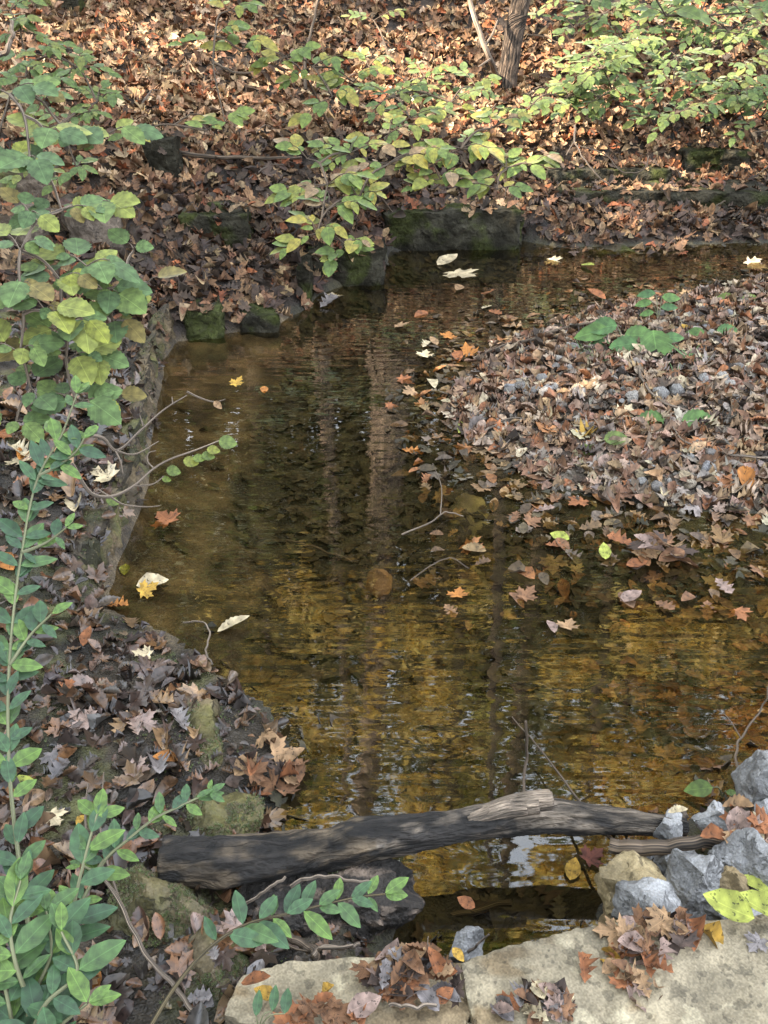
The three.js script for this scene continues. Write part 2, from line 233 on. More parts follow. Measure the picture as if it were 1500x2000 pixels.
// ---------------------------------------------------------------- setting: ground and water
{
  const axis = (marks) => { const a = []; for (const [from, to, step] of marks) { const n = Math.max(1, Math.round((to - from) / step)); for (let i = 0; i < n; i++) a.push(lerp(from, to, i / n)); } a.push(marks[marks.length - 1][1]); return a; };
  const xs = axis([[-70, -20, 10], [-20, -8, 1.5], [-8, -4.2, .25], [-4.2, -2, .06], [-2, 2.6, .026], [2.6, 5, .06], [5, 9, .25], [9, 20, 1.5], [20, 70, 10]]);
  const zs = axis([[-80, -30, 8], [-30, -14, 1], [-14, -9, .2], [-9, -6.8, .06], [-6.8, -4.4, .035], [-4.4, -.5, .024], [-.5, .5, .08], [.5, 4, .35], [4, 14, 1], [14, 70, 8]]);
  const pos = [], col = [], uv = [], idx = [], n = xs.length;
  for (const z of zs) for (const x of xs) {
    const s = groundY(x, z, true); pos.push(x, s.y, z); uv.push(x * 1.7, z * 1.7);
    const a = fbm(x * 2.1, 11, z * 2.1, 4), b = fbm(x * 9, 13, z * 9, 4), hill = s.k[2] > .3;
    let c;
    if (s.d < .03) { // stream bed: tan silt on the left, olive leaf mud elsewhere
      const silt = smooth(-.04, .05, siltEdge(z) - x + b * .12), q = .9 + b * .8;
      const mud = [.066 + a * .05, .06 + a * .045, .034 + a * .024]; c = [.15, .115, .07].map((v, i) => lerp(mud[i], v, silt) * q);
    } else if (s.k[0] < .25 || (x > .4 && s.k[2] < .3 && z < -2.2)) c = [.2, .165, .13].map((v) => v * (.9 + b));
    else { const m = hill ? 0 : smooth(.02, .16, a + b * .5), q = .85 + b * .9, soil = hill ? [.06, .04, .027] : [.06, .047, .032]; c = soil.map((v, i) => lerp(v, [.095, .095, .035][i], m) * q); }
    col.push(...c.map((v) => Math.max(.012, v)));
  }
  for (let j = 0; j < zs.length - 1; j++) for (let i = 0; i < n - 1; i++) { const a = j * n + i, b = a + n; idx.push(a, b, a + 1, a + 1, b, b + 1); }
  const g = new THREE.BufferGeometry(); g.setAttribute('position', new THREE.Float32BufferAttribute(pos, 3)); g.setAttribute('color', new THREE.Float32BufferAttribute(col, 3)); g.setAttribute('uv', new THREE.Float32BufferAttribute(uv, 2)); g.setIndex(idx); g.computeVertexNormals();
  tag(mesh('ground', g, M.ground, scene), 'earth banks, gravel bar and silty stream bed', 'ground', null, 'structure');
  const w = new THREE.PlaneGeometry(16, 7.4, 1, 1).rotateX(-Math.PI / 2).translate(5.2, 0, -3.95), wu = w.attributes.uv, wp = w.attributes.position;
  for (let i = 0; i < wu.count; i++) wu.setXY(i, wp.getX(i) / .9, wp.getZ(i) / .9);
  const water = mesh('stream_water', w, M.water, scene); water.castShadow = false;
  tag(water, 'clear brown stream with mirrored golden trees', 'water', null, 'structure');
}

// ---------------------------------------------------------------- stones and ledges
function rock(name, label, category, center, planes, mat, opt, group) { const m = mesh(name, rockGeo(planes, opt), mat, scene); m.position.copy(center); return tag(m, label, category, group); }
const SLAB = .27;
{ // two pale slabs in the foreground
  const slab = (pts, seed, label, top, thick) => {
    const w = pts.map(([a, b]) => level(a, b, top)), c = w.reduce((s, p) => s.add(p), V(0, 0, 0)).divideScalar(w.length); c.y = top - thick / 2;
    const planes = [[V(.01, 1, .015).normalize(), thick / 2], [V(0, -1, 0), thick / 2], [V(.05, .9, -.45).normalize(), thick * .62 + .1]];
    w.forEach((p, i) => { const q = w[(i + 1) % w.length], nrm = V(q.z - p.z, 0, p.x - q.x).normalize(); let k = nrm.dot(p.clone().sub(c)); if (k < 0) { nrm.negate(); k = -k; } planes.push([nrm, k]); });
    rock('stone_slab', label, 'slab', c, planes, R.slab, { detail: 46, wear: .022, freq: 7, seed, crease: .7, tint: (a, b, k) => { const li = smooth(.16, .2, fbm(a.x * 14 + seed, 3, a.z * 14, 4)), st = smooth(.08, .16, fbm(a.x * 5, 9 + seed, a.z * 9, 4)); return [1, .98, .94].map((v, i) => lerp(lerp(v * k, [.62, .5, .36][i] * k, st * .75), [1.35, 1.38, 1.35][i], li * .6)); } });
  };
  slab([[900, 1878], [1130, 1812], [1330, 1795], [1800, 1770], [1900, 2300], [1000, 2300], [930, 2040]], 4, 'broad tan stone slab at the water edge with leaf clumps on it', SLAB, .34);
  slab([[470, 1905], [560, 1874], [760, 1866], [912, 1878], [926, 1960], [900, 2030], [560, 2030], [440, 1985]], 9, 'smaller pale stone slab with a white lichen spot at its corner', SLAB - .015, .32);
  slab([[430, 2050], [700, 1990], [1000, 1996], [1100, 2400], [400, 2400]], 14, 'low grey stone slab below the two pale slabs', SLAB - .02, .3);
}
{ // angular stones between the slab and the log
  const S = [ // column, row (centre), half sizes in pixels, level, material, seed, label
    [1245, 1745, 66, 62, .14, R.tan, 3, 'blocky tan stone leaning at the water edge behind a grey stone', 9],
    [1262, 1778, 52, 48, .2, R.grey, 15, 'pale blue grey angular stone in front of the tan stone', 9],
    [1362, 1735, 52, 62, .18, R.grey, 21, 'large grey angular stone with thin white veins', 10],
    [1423, 1728, 28, 50, .2, R.brown, 33, 'upright brown rounded stone between two grey stones', 16],
    [1470, 1690, 44, 66, .2, R.greyPale, 41, 'tall pointed pale grey stone at the frame edge', 8],
    [1302, 1690, 26, 28, .14, R.grey, 52, 'small dark grey stone tucked above the tan stone', 9],
    [1306, 1622, 26, 26, .15, R.grey, 58, 'grey stone resting against the thin end of the log', 8],
    [1390, 1600, 23, 30, .14, R.greyPale, 66, 'pale bluish pointed stone beside the orange leaf', 7],
    [1492, 1525, 54, 62, .16, R.grey, 71, 'large rounded grey boulder cut off by the frame edge', 30],
    [1262, 1668, 14, 10, .12, R.greyPale, 83, 'tiny pale stone just below the short brown stick', 9],
    [1340, 1664, 24, 14, .14, R.grey, 87, 'flat grey stone under the short brown stick', 9],
    [1330, 1590, 10, 12, .14, R.boulder, 88, 'small pinkish stone behind the log end', 14],
    [1494, 1580, 18, 18, .15, R.grey, 93, 'small grey stone under the rounded boulder', 9],
    [1470, 1800, 60, 12, .2, R.greyPale, 97, 'flat pale stone under the yellow green leaf', 9],
    [1455, 1640, 20, 14, .14, R.boulder, 101, 'low brown stone left of the tall pointed stone', 10],
    [1225, 1800, 46, 40, .05, R.brown, 104, 'submerged brown stone under the tan stone', 12],
    [912, 1845, 27, 34, .02, R.greyPale, 111, 'narrow grey stone standing in the pool before the slab', 9],
  ];
  for (const [px, py, rx, ry, y, mat, seed, label, n] of S) {
    const c = level(px, py, y), k = seen(c)[2] / LENS; const sx = rx * k * 1.12, sy = ry * k * 1.15, sz = Math.min(sx, sy) * .95;
    rock('riprap_stone', label, 'stone', c, stonePlanes(seed, sx, sy, sz, n, seed), mat, { detail: 18, wear: .03, freq: 16, seed, crease: .38 }, 'stones by the log end');
  }
}
{ // mossy ledges of the far bank: column, row of the front top edge, width in pixels, height, depth in metres
  const L = [
    [875, 452, 268, .27, .5, R.dark, 3, 'dark mossy rock ledge overhanging the far pool', .06, .62],
    [985, 455, 70, .24, .4, R.dark, 6, 'grey green end block of the far pool ledge', -.1, .5],
    [1280, 388, 470, .16, .5, R.dark, 8, 'long layered rock ledge above the leafy shelf', -.02, .55],
    [1180, 345, 240, .16, .5, R.dark, 12, 'upper layered rock ledge under the hillside shrubs', .04, .5],
    [1390, 305, 130, .14, .4, R.dark, 17, 'short mossy ledge high at the frame edge', .02, .7],
    [1215, 488, 230, .05, .3, R.dark, 21, 'low flat rock at the far water edge', .03, .5],
    [672, 518, 150, .2, .4, R.dark, 25, 'mossy rock block left of the dark ledge', .1, .7],
    [420, 448, 130, .2, .4, R.dark, 28, 'mossy square rock in the far bank litter', 0, .72],
    [398, 630, 64, .16, .25, R.dark, 31, 'green mossy stone at the corner of the pool', .2, .85],
    [505, 630, 70, .12, .22, R.dark, 35, 'flat mossy stone just beyond the corner stone', .1, .8],
    [595, 560, 24, .22, .2, R.dark, 38, 'upright narrow stone at the water edge', 0, .6],
    [320, 330, 60, .3, .3, R.dark, 41, 'black hollow rock in the hillside litter', 0, .3],
    [115, 10, 90, .5, .5, R.dark, 43, 'dark mossy rock at the top of the hillside', 0, .7],
    [45, 375, 110, .3, .4, R.boulder, 46, 'brown boulder half hidden by the frame edge shrub', .2, .3],
    [178, 455, 100, .26, .35, R.boulder, 49, 'squared brown boulder below the hillside shrub', .35, .25],
    [40, 470, 80, .26, .35, R.boulder, 52, 'rough boulder behind the big round leaves', -.2, .3],
  ];
  for (const [px, py, w, h, dep, mat, seed, label, yaw, mo] of L) {
    const base = onGround(px, py + 12), k = seen(base)[2] / LENS, c = base.clone(); c.y += h * .12; c.z -= dep * .25;
    rock('ledge_rock', label, 'rock', c, boxPlanes(seed, w * k / 2, h * .62, dep / 2, yaw, .97), mat, { detail: 26, wear: .08, freq: 6, seed, crease: .5, tint: mossy(mo, [1, 1, 1], mat === R.dark ? [1.1, 1.45, .5] : [.8, 1.1, .35], seed) }, 'rocks of the far bank');
  }
  { // dark stone edge of the near left bank: one long broken ledge
    const L = [[352, 655], [326, 700], [314, 760], [306, 830], [296, 900], [288, 955], [262, 1030], [236, 1090], [214, 1140], [200, 1180]].map(([a, b]) => level(a, b, 0)), cv = new THREE.CatmullRomCurve3(L), n = 190, m = 26, pos = [], col = [], idx = [], base = L[0].clone();
    for (let i = 0; i <= n; i++) { const t = i / n, p = cv.getPointAt(t), d = cv.getTangentAt(t), side = V(d.z, 0, -d.x).normalize(); if (side.x > 0) side.negate(); const w = lerp(.1, .26, smooth(.3, .85, t)), h = lerp(.17, .13, t) + .03 * fbm(t * 14, 2, 5, 3) - .16 * smooth(.93, 1, t);
      for (let j = 0; j <= m; j++) { const q = j / m, o = q < .42 ? [q / .42 * .025, lerp(-.16, h, q / .42)] : [.025 + (q - .42) / .58 * w, h - .05 * Math.pow((q - .42) / .58, 2)], v = p.clone().addScaledVector(side, o[0]).add(V(0, o[1], 0)), crack = Math.max(0, .09 - Math.abs(fbm(v.x * 5 + 9, v.y * 12, v.z * 5, 3))) * .28, f = fbm(v.x * 9, v.y * 22, v.z * 9, 4) * .045 - crack + fbm(v.x * 40, v.y * 40, v.z * 40, 2) * .008; v.addScaledVector(side, -f * (q < .5 ? 1 : .3)).add(V(0, f * (q < .4 ? .3 : .8), 0)); pos.push(v.x - base.x, v.y, v.z - base.z);
        const k = .75 + .9 * fbm(v.x * 14, v.y * 14, v.z * 14, 4), mo = clamp(smooth(.0, .2, fbm(v.x * 6, v.y * 6 + 3, v.z * 6, 4))); col.push(...[.95, .82, .66].map((c, z) => Math.max(.05, lerp(c, [.72, .82, .36][z], mo) * k))); }
      if (i) for (let j = 0; j < m; j++) { const a = (i - 1) * (m + 1) + j, b = a + m + 1; idx.push(a, a + 1, b, b, a + 1, b + 1); } }
    let g = new THREE.BufferGeometry(); g.setAttribute('position', new THREE.Float32BufferAttribute(pos, 3)); g.setAttribute('color', new THREE.Float32BufferAttribute(col, 3)); g.setIndex(idx); g.computeVertexNormals(); boxUV(g);
    const o = mesh('bank_wall_stone', g, R.wet, scene); base.y = 0; o.position.copy(base); tag(o, 'long crumbling dark stone ledge along the left side of the pool', 'ledge');
  }
  const U = [[945, 1030, 85, 95, -.06, 61, 'pale olive slab of rock under the water in mid stream'], [985, 1125, 44, 24, -.06, 63, 'dark stone under water at the foot of the sunken slab'], [740, 1120, 30, 14, -.02, 67, 'small orange brown stone breaking the water surface']];
  for (const [px, py, rx, ry, y, seed, label] of U) { const c = level(px, py, y), k = seen(c)[2] / LENS; c.y -= .04; rock('sunken_stone', label, 'stone', c, stonePlanes(seed, rx * k, .06, ry * k * 1.4, seed === 67 ? 30 : 14, .2), rockMat(...(seed === 67 ? [.5, .3, .14] : seed === 61 ? [.34, .29, .13] : [.07, .06, .035])), { detail: 16, wear: .02, freq: 8, seed }); }
  const B = [[430, 1590, 95, 60, .07, 72, 'round mossy hummock beside the thick end of the log', .95], [395, 1430, 48, 120, .05, 75, 'long moss covered ridge on the wet bank', .95], [300, 1760, 120, 80, .13, 78, 'broad mossy boulder under the trailing twigs', .85], [560 - 130, 1870, 70, 60, .14, 81, 'mossy lump near the pale slab corner', .8]];
  for (const [px, py, rx, ry, y, seed, label, mo] of B) { const c = level(px, py, y), k = seen(c)[2] / LENS; c.y -= .05; rock('mossy_rock', label, 'rock', c, stonePlanes(seed, rx * k, .075, ry * k * 1.25, 22, .3), R.wet, { detail: 26, wear: .05, freq: 9, seed, crease: 1, tint: mossy(mo, [1.2, 1.1, .9], [1.0, 1.1, .4], seed) }, 'mossy rocks of the near bank'); }
}

// ---------------------------------------------------------------- the log and other dead wood
{
  const P = [[316, 1684, .13, 46], [400, 1682, .13, 47], [520, 1676, .13, 46], [620, 1664, .13, 45], [700, 1645, .14, 42], [800, 1628, .145, 37], [900, 1612, .15, 36], [1000, 1598, .15, 38], [1080, 1594, .15, 36], [1180, 1602, .15, 31], [1260, 1610, .15, 25], [1340, 1618, .14, 18]];
  const pts = P.map(([a, b, y]) => level(a, b, y)), rad = P.map(([a, b, y, r], i) => .92 * r * seen(pts[i])[2] / LENS);
  const base = pts[0].clone(); base.y = 0;
  const log = thing('fallen_log', 'bent dark log lying across the stream from bank to stones', 'log', base);
  const rel = pts.map((p) => p.clone().sub(base)), r = (t) => { const f = t * (rad.length - 1), i = Math.min(rad.length - 2, Math.floor(f)); return lerp(rad[i], rad[i + 1], f - i); };
  const g = tube(rel, (t) => r(t) * (1 + .13 * fbm(t * 16, 3, 1, 3) + .16 * Math.exp(-Math.pow((t - .36) * 26, 2)) + .12 * Math.exp(-Math.pow((t - .13) * 30, 2))), 0, 34, 200, .5), p = g.attributes.position, col = new Float32Array(p.count * 3);
  for (let i = 0; i < p.count; i++) { const x = p.getX(i), y = p.getY(i), z = p.getZ(i), n = fbm(x * 3, y * 14, z * 14, 5), m = fbm(x * 9 + 4, y * 30, z * 30, 4); const pale = .55 * smooth(.02, .2, n + m * .7 + (x < .35 ? .07 : x > .75 && x < 1.1 ? .06 : -.02)), c = [.034, .031, .03].map((v, q) => lerp(v, x < .45 ? [.36, .28, .19][q] : [.5, .42, .34][q], pale)); col.set(c, i * 3); }
  g.setAttribute('color', new THREE.BufferAttribute(col, 3)); mesh('bark', g, M.log, log);
  const spl = [[0, 0, .014, 1], [6, -7, .012, .94], [-5, 7, .013, .86], [10, -14, .009, .9], [-2, 12, .01, .7]].map(([dx, dy, rr, l]) => tube([[918, 1596], [975, 1580], [1030, 1567], [1080, 1562]].map(([a, b], i) => level(lerp(918, a + dx, l), lerp(1596, b + dy, l), .175 + i * .007).sub(base)), (t) => rr * (.45 + 1.1 * Math.sin(Math.PI * (.1 + .62 * t))), 0, 8, 30, .6));
  const sg = mergeGeometries(spl), sc = new Float32Array(sg.attributes.position.count * 3); for (let i = 0; i < sc.length / 3; i++) { const q = sg.attributes.position, k = .85 + 1.1 * fbm(q.getX(i) * 12, q.getY(i) * 60, q.getZ(i) * 60, 3); sc.set([.64 * k, .53 * k, .43 * k], i * 3); } sg.setAttribute('color', new THREE.BufferAttribute(sc, 3));
  const stub = mesh('broken_stub', sg, M.log, log); stub.userData.label = 'pale splintered stub on top of the log';
  const mg = [], rr = rng(77);
  for (let i = 0; i < 260; i++) { const a = level(652 + (rr() - .5) * 46, 1690 + (rr() - .5) * 36, .085 + rr() * .02).sub(base); mg.push(new THREE.ConeGeometry(.0022, .012 + rr() * .008, 3).rotateX((rr() - .3) * 2).rotateZ((rr() - .5) * 2).translate(a.x, a.y, a.z)); }
  const mm = mesh('moss_tuft', mergeGeometries(mg), M.moss, log); mm.userData.kind = 'stuff';
}
function wood(name, label, category, pts, r0, r1, mat, opt = {}) {
  const base = pts[0].clone(), jr = rng(label.length * 31 + pts.length), cv = new THREE.CatmullRomCurve3(pts), nk = pts.length * 3, g = tube(Array.from({ length: nk + 1 }, (_, i) => cv.getPoint(i / nk).sub(base).add(i ? V(jr() - .5, jr() - .5, jr() - .5).multiplyScalar(Math.min(r0, .006) * 1.6) : V(0, 0, 0))), r0, r1, opt.radial ?? 6, opt.seg, opt.rough ?? .15);
  let o; if (opt.side) { o = thing(name, label, category, base, opt.group); mesh('stem', g, mat, o); for (const [q, a, b] of opt.side) mesh('side_twig', tube(q.map((p) => p.clone().sub(base)), a, b, 5), mat, o); }
  else { o = mesh(name, g, mat, scene); o.position.copy(base); tag(o, label, category, opt.group); }
  return o;
}
const lvl = (list) => list.map(([a, b, y]) => level(a, b, y)), far = (list, d) => list.map(([a, b, e]) => out(a, b, e ?? d)), gnd = (list, up = .01) => list.map(([a, b, u]) => onGround(a, b, u ?? up));
wood('short_stick', 'short brown stick pointing at the log end among grey stones', 'stick', lvl([[1190, 1650, .17], [1280, 1656, .19], [1370, 1646, .2], [1432, 1636, .2]]), .017, .012, M.twig, { rough: .4, radial: 9, seg: 30 });
rock('wood_chunk', 'black rotten wood chunk below the log', 'wood', level(640, 1762, .055), boxPlanes(7, .19, .05, .075, .12, .8), rockMat(.1, .085, .072, .85, .05), { detail: 40, wear: .085, freq: 12, seed: 5, crease: .6, tint: (a, b, k) => { const q = smooth(.08, .22, fbm(a.x * 6, a.y * 40, a.z * 30, 4)); return [lerp(.5, 2.6, q) * k, lerp(.48, 2.3, q) * k, lerp(.46, 2, q) * k]; } });
wood('upright_stick', 'thin grey stick standing upright out of the water', 'stick', [level(1022, 1560, -.1), level(1022, 1560, 0), level(1021, 1500, 0).add(V(0, .07, .03)), level(1022, 1560, 0).add(V(-.002, .2, -.06))], .0042, .0035, M.twig);
wood('vine_stem', 'long thin dry vine arching from the water over the log', 'vine', far([[1000, 1400, 2.35], [1060, 1470, 2.25], [1120, 1550, 2.12], [1180, 1625, 1.98], [1215, 1655, 1.94], [1242, 1672, 1.92]]), .0016, .0045, M.twig);
const T = 'dead twigs lying about';
wood('bank_twig', 'long forked pale twig trailing down the mossy bank', 'twig', gnd([[180, 1560, .05], [178, 1640, .07], [200, 1740, .09], [250, 1820, .09], [290, 1895, .06], [345, 1945, .03], [385, 2000, .03]]), .002, .005, M.twigPale, { group: T, side: [[gnd([[214, 1555, .08], [212, 1690, .1], [240, 1790, .09], [247, 1815, .09]]), .0015, .003]] });
wood('pale_stick', 'peeled grey stick below the leafy privet sprig', 'twig', lvl([[518, 1806, .17], [560, 1824, .16], [600, 1850, .15], [622, 1872, .15]]), .008, .009, M.twig, { group: T, side: [[lvl([[530, 1815, .17], [570, 1850, .17], [600, 1858, .16]]), .003, .002]] });
wood('slab_edge_stick', 'pale snapped stick lying against the small slab', 'twig', lvl([[610, 1868, .19], [630, 1850, .18], [680, 1850, .18], [704, 1842, .18]]), .005, .004, M.twigPale, { group: T, side: [[lvl([[622, 1852, .19], [672, 1850, .2], [690, 1846, .2]]), .0035, .003]] });
wood('chunk_twig', 'white twig lying on the rotten wood chunk', 'twig', lvl([[568, 1732, .14], [595, 1717, .15], [640, 1712, .15], [690, 1720, .15], [726, 1725, .14]]), .004, .003, M.twigPale, { group: T });
wood('leaning_twig', 'knobbly pale twig leaning on the thick end of the log', 'twig', lvl([[466, 1772, .1], [500, 1752, .14], [535, 1730, .16], [556, 1716, .16]]), .0035, .003, M.twigPale, { group: T });
wood('shore_twig', 'hooked pale twig at the shore beside a cream leaf', 'twig', lvl([[358, 1216, .02], [395, 1214, .04], [410, 1240, .05], [402, 1270, .04], [414, 1298, .03]]), .0025, .003, M.twigPale, { group: T });
wood('slab_twig', 'straight pale twig on the crack between the slabs', 'twig', lvl([[760, 1964, .29], [800, 1965, .3], [855, 1967, .29]]), .003, .003, M.twigPale, { group: T });
wood('pool_twig', 'dark twig leaning on the grey stone in the pool', 'twig', lvl([[902, 1874, .02], [925, 1852, .06], [952, 1828, .1]]), .004, .002, M.twigDark, { group: T });
wood('slab_spike', 'tiny straw spike rising from the slab leaf clump', 'twig', lvl([[836, 1880, .28], [836, 1850, .3], [836, 1828, .32]]), .0016, .001, M.twigPale, { group: T });
wood('sunken_stick', 'sunken pale stick on the pool floor below the log', 'stick', lvl([[720, 1850, -.08], [800, 1812, -.075], [900, 1785, -.07], [1000, 1764, -.05]]), .007, .008, std({ color: C(.26, .22, .14), map: barkMap, roughness: .9 }), { radial: 9, rough: .6, seg: 40 });
wood('floating_twig', 'thin twig standing out of the water in mid stream', 'twig', lvl([[905, 1008, 0], [870, 1000, .02], [845, 1018, .02], [785, 1044, 0]]), .002, .003, M.twigPale, { group: T, side: [[lvl([[860, 1005, .02], [862, 950, .01], [845, 905, .0]]), .0025, .0015]] });
wood('midstream_twig', 'curved brown twig at the water line near the sunken slab', 'twig', lvl([[915, 1110, .0], [880, 1090, .02], [850, 1100, .01], [800, 1135, .0]]), .002, .002, M.twig, { group: T });
wood('drowned_twig', 'dark twig under water near the small orange stone', 'twig', lvl([[560, 1055, -.05], [620, 1070, -.04], [690, 1098, -.02]]), .004, .003, M.twigDark, { group: T });
wood('bar_branch', 'long pale bent branch lying across the gravel bar', 'branch', gnd([[1252, 700, .03], [1248, 748, .04], [1290, 800, .04], [1350, 822, .04], [1410, 858, .03]]), .008, .005, M.twigPale, { seg: 30 });
wood('bar_root', 'thin curving pale stem along the leafy bar', 'twig', gnd([[1310, 840, .03], [1330, 872, .03], [1400, 896, .03], [1460, 905, .03], [1530, 908, .03]]), .003, .006, M.twigPale, { group: T });
wood('bar_stick', 'weathered stick on the tip of the leafy bar', 'twig', gnd([[925, 710, .03], [975, 692, .04], [1040, 676, .04], [1110, 652, .04], [1170, 640, .03]]), .007, .01, M.twig, { group: T });
wood('waterline_twig', 'pale stick lying at the lower edge of the bar', 'twig', gnd([[945, 852, .02], [965, 838, .02], [995, 826, .02], [1050, 830, .02]]), .006, .003, M.twigPale, { group: T });
wood('edge_creeper', 'grey creeper stem hanging by the rounded boulder', 'vine', far([[1470, 1580, 2.1], [1450, 1530, 2.1], [1438, 1490, 2.12], [1446, 1440, 2.15], [1490, 1385, 2.2], [1500, 1340, 2.2]]), .004, .002, M.twig, { side: [[far([[1446, 1440, 2.15], [1420, 1400, 2.15], [1400, 1385, 2.15]]), .002, .001]] });
wood('far_root', 'bent pale root crossing the far bank litter', 'root', gnd([[318, 300, .06], [360, 322, .07], [430, 332, .08], [510, 333, .08], [590, 326, .06]]), .016, .01, M.twig, { seg: 24 });
wood('hillside_branch', 'fallen branch on the hillside below the shrub spray', 'branch', gnd([[420, 140, .06], [460, 160, .07], [520, 162, .08]]), .012, .008, M.twig);
{ const r = rng(313); for (let i = 0; i < 26; i++) { const a = lerp(230, 1480, r()), b = lerp(60, 460, r()), l = 30 + r() * 70, an = (r() - .5) * 2.2, p = gnd([[a, b, .05], [a + Math.cos(an) * l * .5, b + Math.sin(an) * l * .3, .09], [a + Math.cos(an) * l, b + Math.sin(an) * l * .6, .05]]); wood('hillside_twig', 'thin dead twig lying on the far bank litter', 'twig', p, .004 + r() * .005, .003, pick([M.twig, M.twigPale, M.twigDark], r), { group: 'thin dead twigs of the far bank' }); }
  for (let i = 0; i < 14; i++) { const a = lerp(500, 1010, r()), b = lerp(380, 425, r()), p = onGround(a, b, .12); wood('hanging_root', 'thin rootlet hanging over the edge of the far bank', 'root', [p, p.clone().add(V((r() - .5) * .08, .04, .1)), p.clone().add(V((r() - .5) * .14, -.12 - r() * .12, .22))], .0035, .0015, pick([M.twig, M.twigPale], r), { group: 'rootlets of the far bank' }); } }
wood('ledge_twig', 'long hanging twig over the far layered ledge', 'twig', far([[1122, 245, 6.2], [1122, 275, 6.2], [1140, 310, 6.1], [1165, 340, 6.1], [1190, 362, 6.2]]), .007, .004, M.twigPale, { group: T, side: [[far([[1122, 275, 6.2], [1110, 295, 6.2], [1106, 303, 6.2]]), .004, .003]] });
wood('loop_vine', 'looping grey vine on the far ledges', 'vine', far([[1130, 285, 6.3], [1180, 300, 6.3], [1215, 335, 6.25], [1255, 332, 6.3], [1268, 305, 6.4]]), .005, .004, M.twig);
wood('edge_root', 'white stripped root at the top edge of the frame shrub', 'root', far([[24, 40, 2.6], [24, 70, 2.6], [15, 95, 2.6], [-15, 110, 2.6]]), .006, .008, M.twigPale);

// ---------------------------------------------------------------- leaf litter: uncountable leaves by area
const inView = (p, m) => { const [a, b, d] = seen(p); return d > .3 && a > -m && a < 1500 + m && b > -m && b < 2000 + m; };
function litter(name, label, items, wet) {
  const g = new THREE.Group(); g.name = name; tag(g, label, 'leaf litter', null, 'stuff'); scene.add(g); const o = new THREE.Object3D();
  FALL.forEach((f, k) => {
    const own = items.filter((q) => q.k === k); if (!own.length) return;
    const im = new THREE.InstancedMesh(f.g, (wet ? litterWet : litterMat)[+f.p], own.length); im.name = f.p ? 'maple_leaves' : k < 5 ? 'oak_leaves' : 'oval_leaves'; im.userData.kind = 'stuff'; shadows(im);
    own.forEach((q, i) => { pose(o, q.p, q.dir, q.n, q.s, q.flat); o.updateMatrix(); im.setMatrixAt(i, o.matrix); im.setColorAt(i, C(...q.c)); }); g.add(im);
  });
}
function shade(list, r, amount = .35) { const c = list[Math.floor(r() * list.length)], k = 1 - amount + r() * amount * 2; return c.map((v) => Math.min(.85, v * k * (.94 + r() * .12))); }
function leafItem(x, z, y, r, s, colors, tilt, lift) {
  const n = groundN(x, z).add(V((r() - .5) * tilt, (r() - .5) * .2, (r() - .5) * tilt)).normalize(), a = r() * 6.283;
  return { k: [0, 1, 2, 3, 4, 5, 6, 7, 5, 6, 7, 4, 6][Math.floor(r() * 13)], p: V(x, y + lift, z), n, dir: V(Math.cos(a), 0, Math.sin(a)), s: s * (.65 + r() * .7), flat: .5 + r() * 1.2, c: shade(colors, r) };
}
const D = DRY, hillColors = [[.18, .09, .047], [.2, .1, .055], [.32, .2, .11], [.27, .16, .085], [.26, .14, .075], [.22, .115, .06], D.dark, [.07, .045, .03], [.3, .1, .04], [.4, .27, .16]], litHillColors = [...hillColors.filter((c) => c[0] > .1).map((c) => c.map((v) => Math.min(.75, v * 1.3))), [.6, .43, .29], [.55, .36, .22], [.13, .08, .05]], barColors = [[.4, .28, .22], [.44, .31, .25], [.46, .3, .18], [.38, .24, .14], [.28, .15, .09], [.32, .27, .25], [.5, .37, .28], [.33, .19, .13], [.38, .16, .07], [.07, .05, .04], [.11, .075, .055], [.56, .45, .32], [.24, .13, .08]], bankColors = [[.06, .042, .036], [.05, .036, .03], [.045, .035, .032], [.09, .066, .058], [.13, .07, .04], [.17, .12, .1], [.1, .085, .085], [.11, .06, .038], [.2, .1, .05], [.26, .16, .1]], bedColors = [[.05, .043, .026], [.065, .055, .032], [.042, .036, .022], [.08, .066, .038], [.07, .052, .03]];  // upper-slope leaf list is lightened so the sunlight there looks stronger
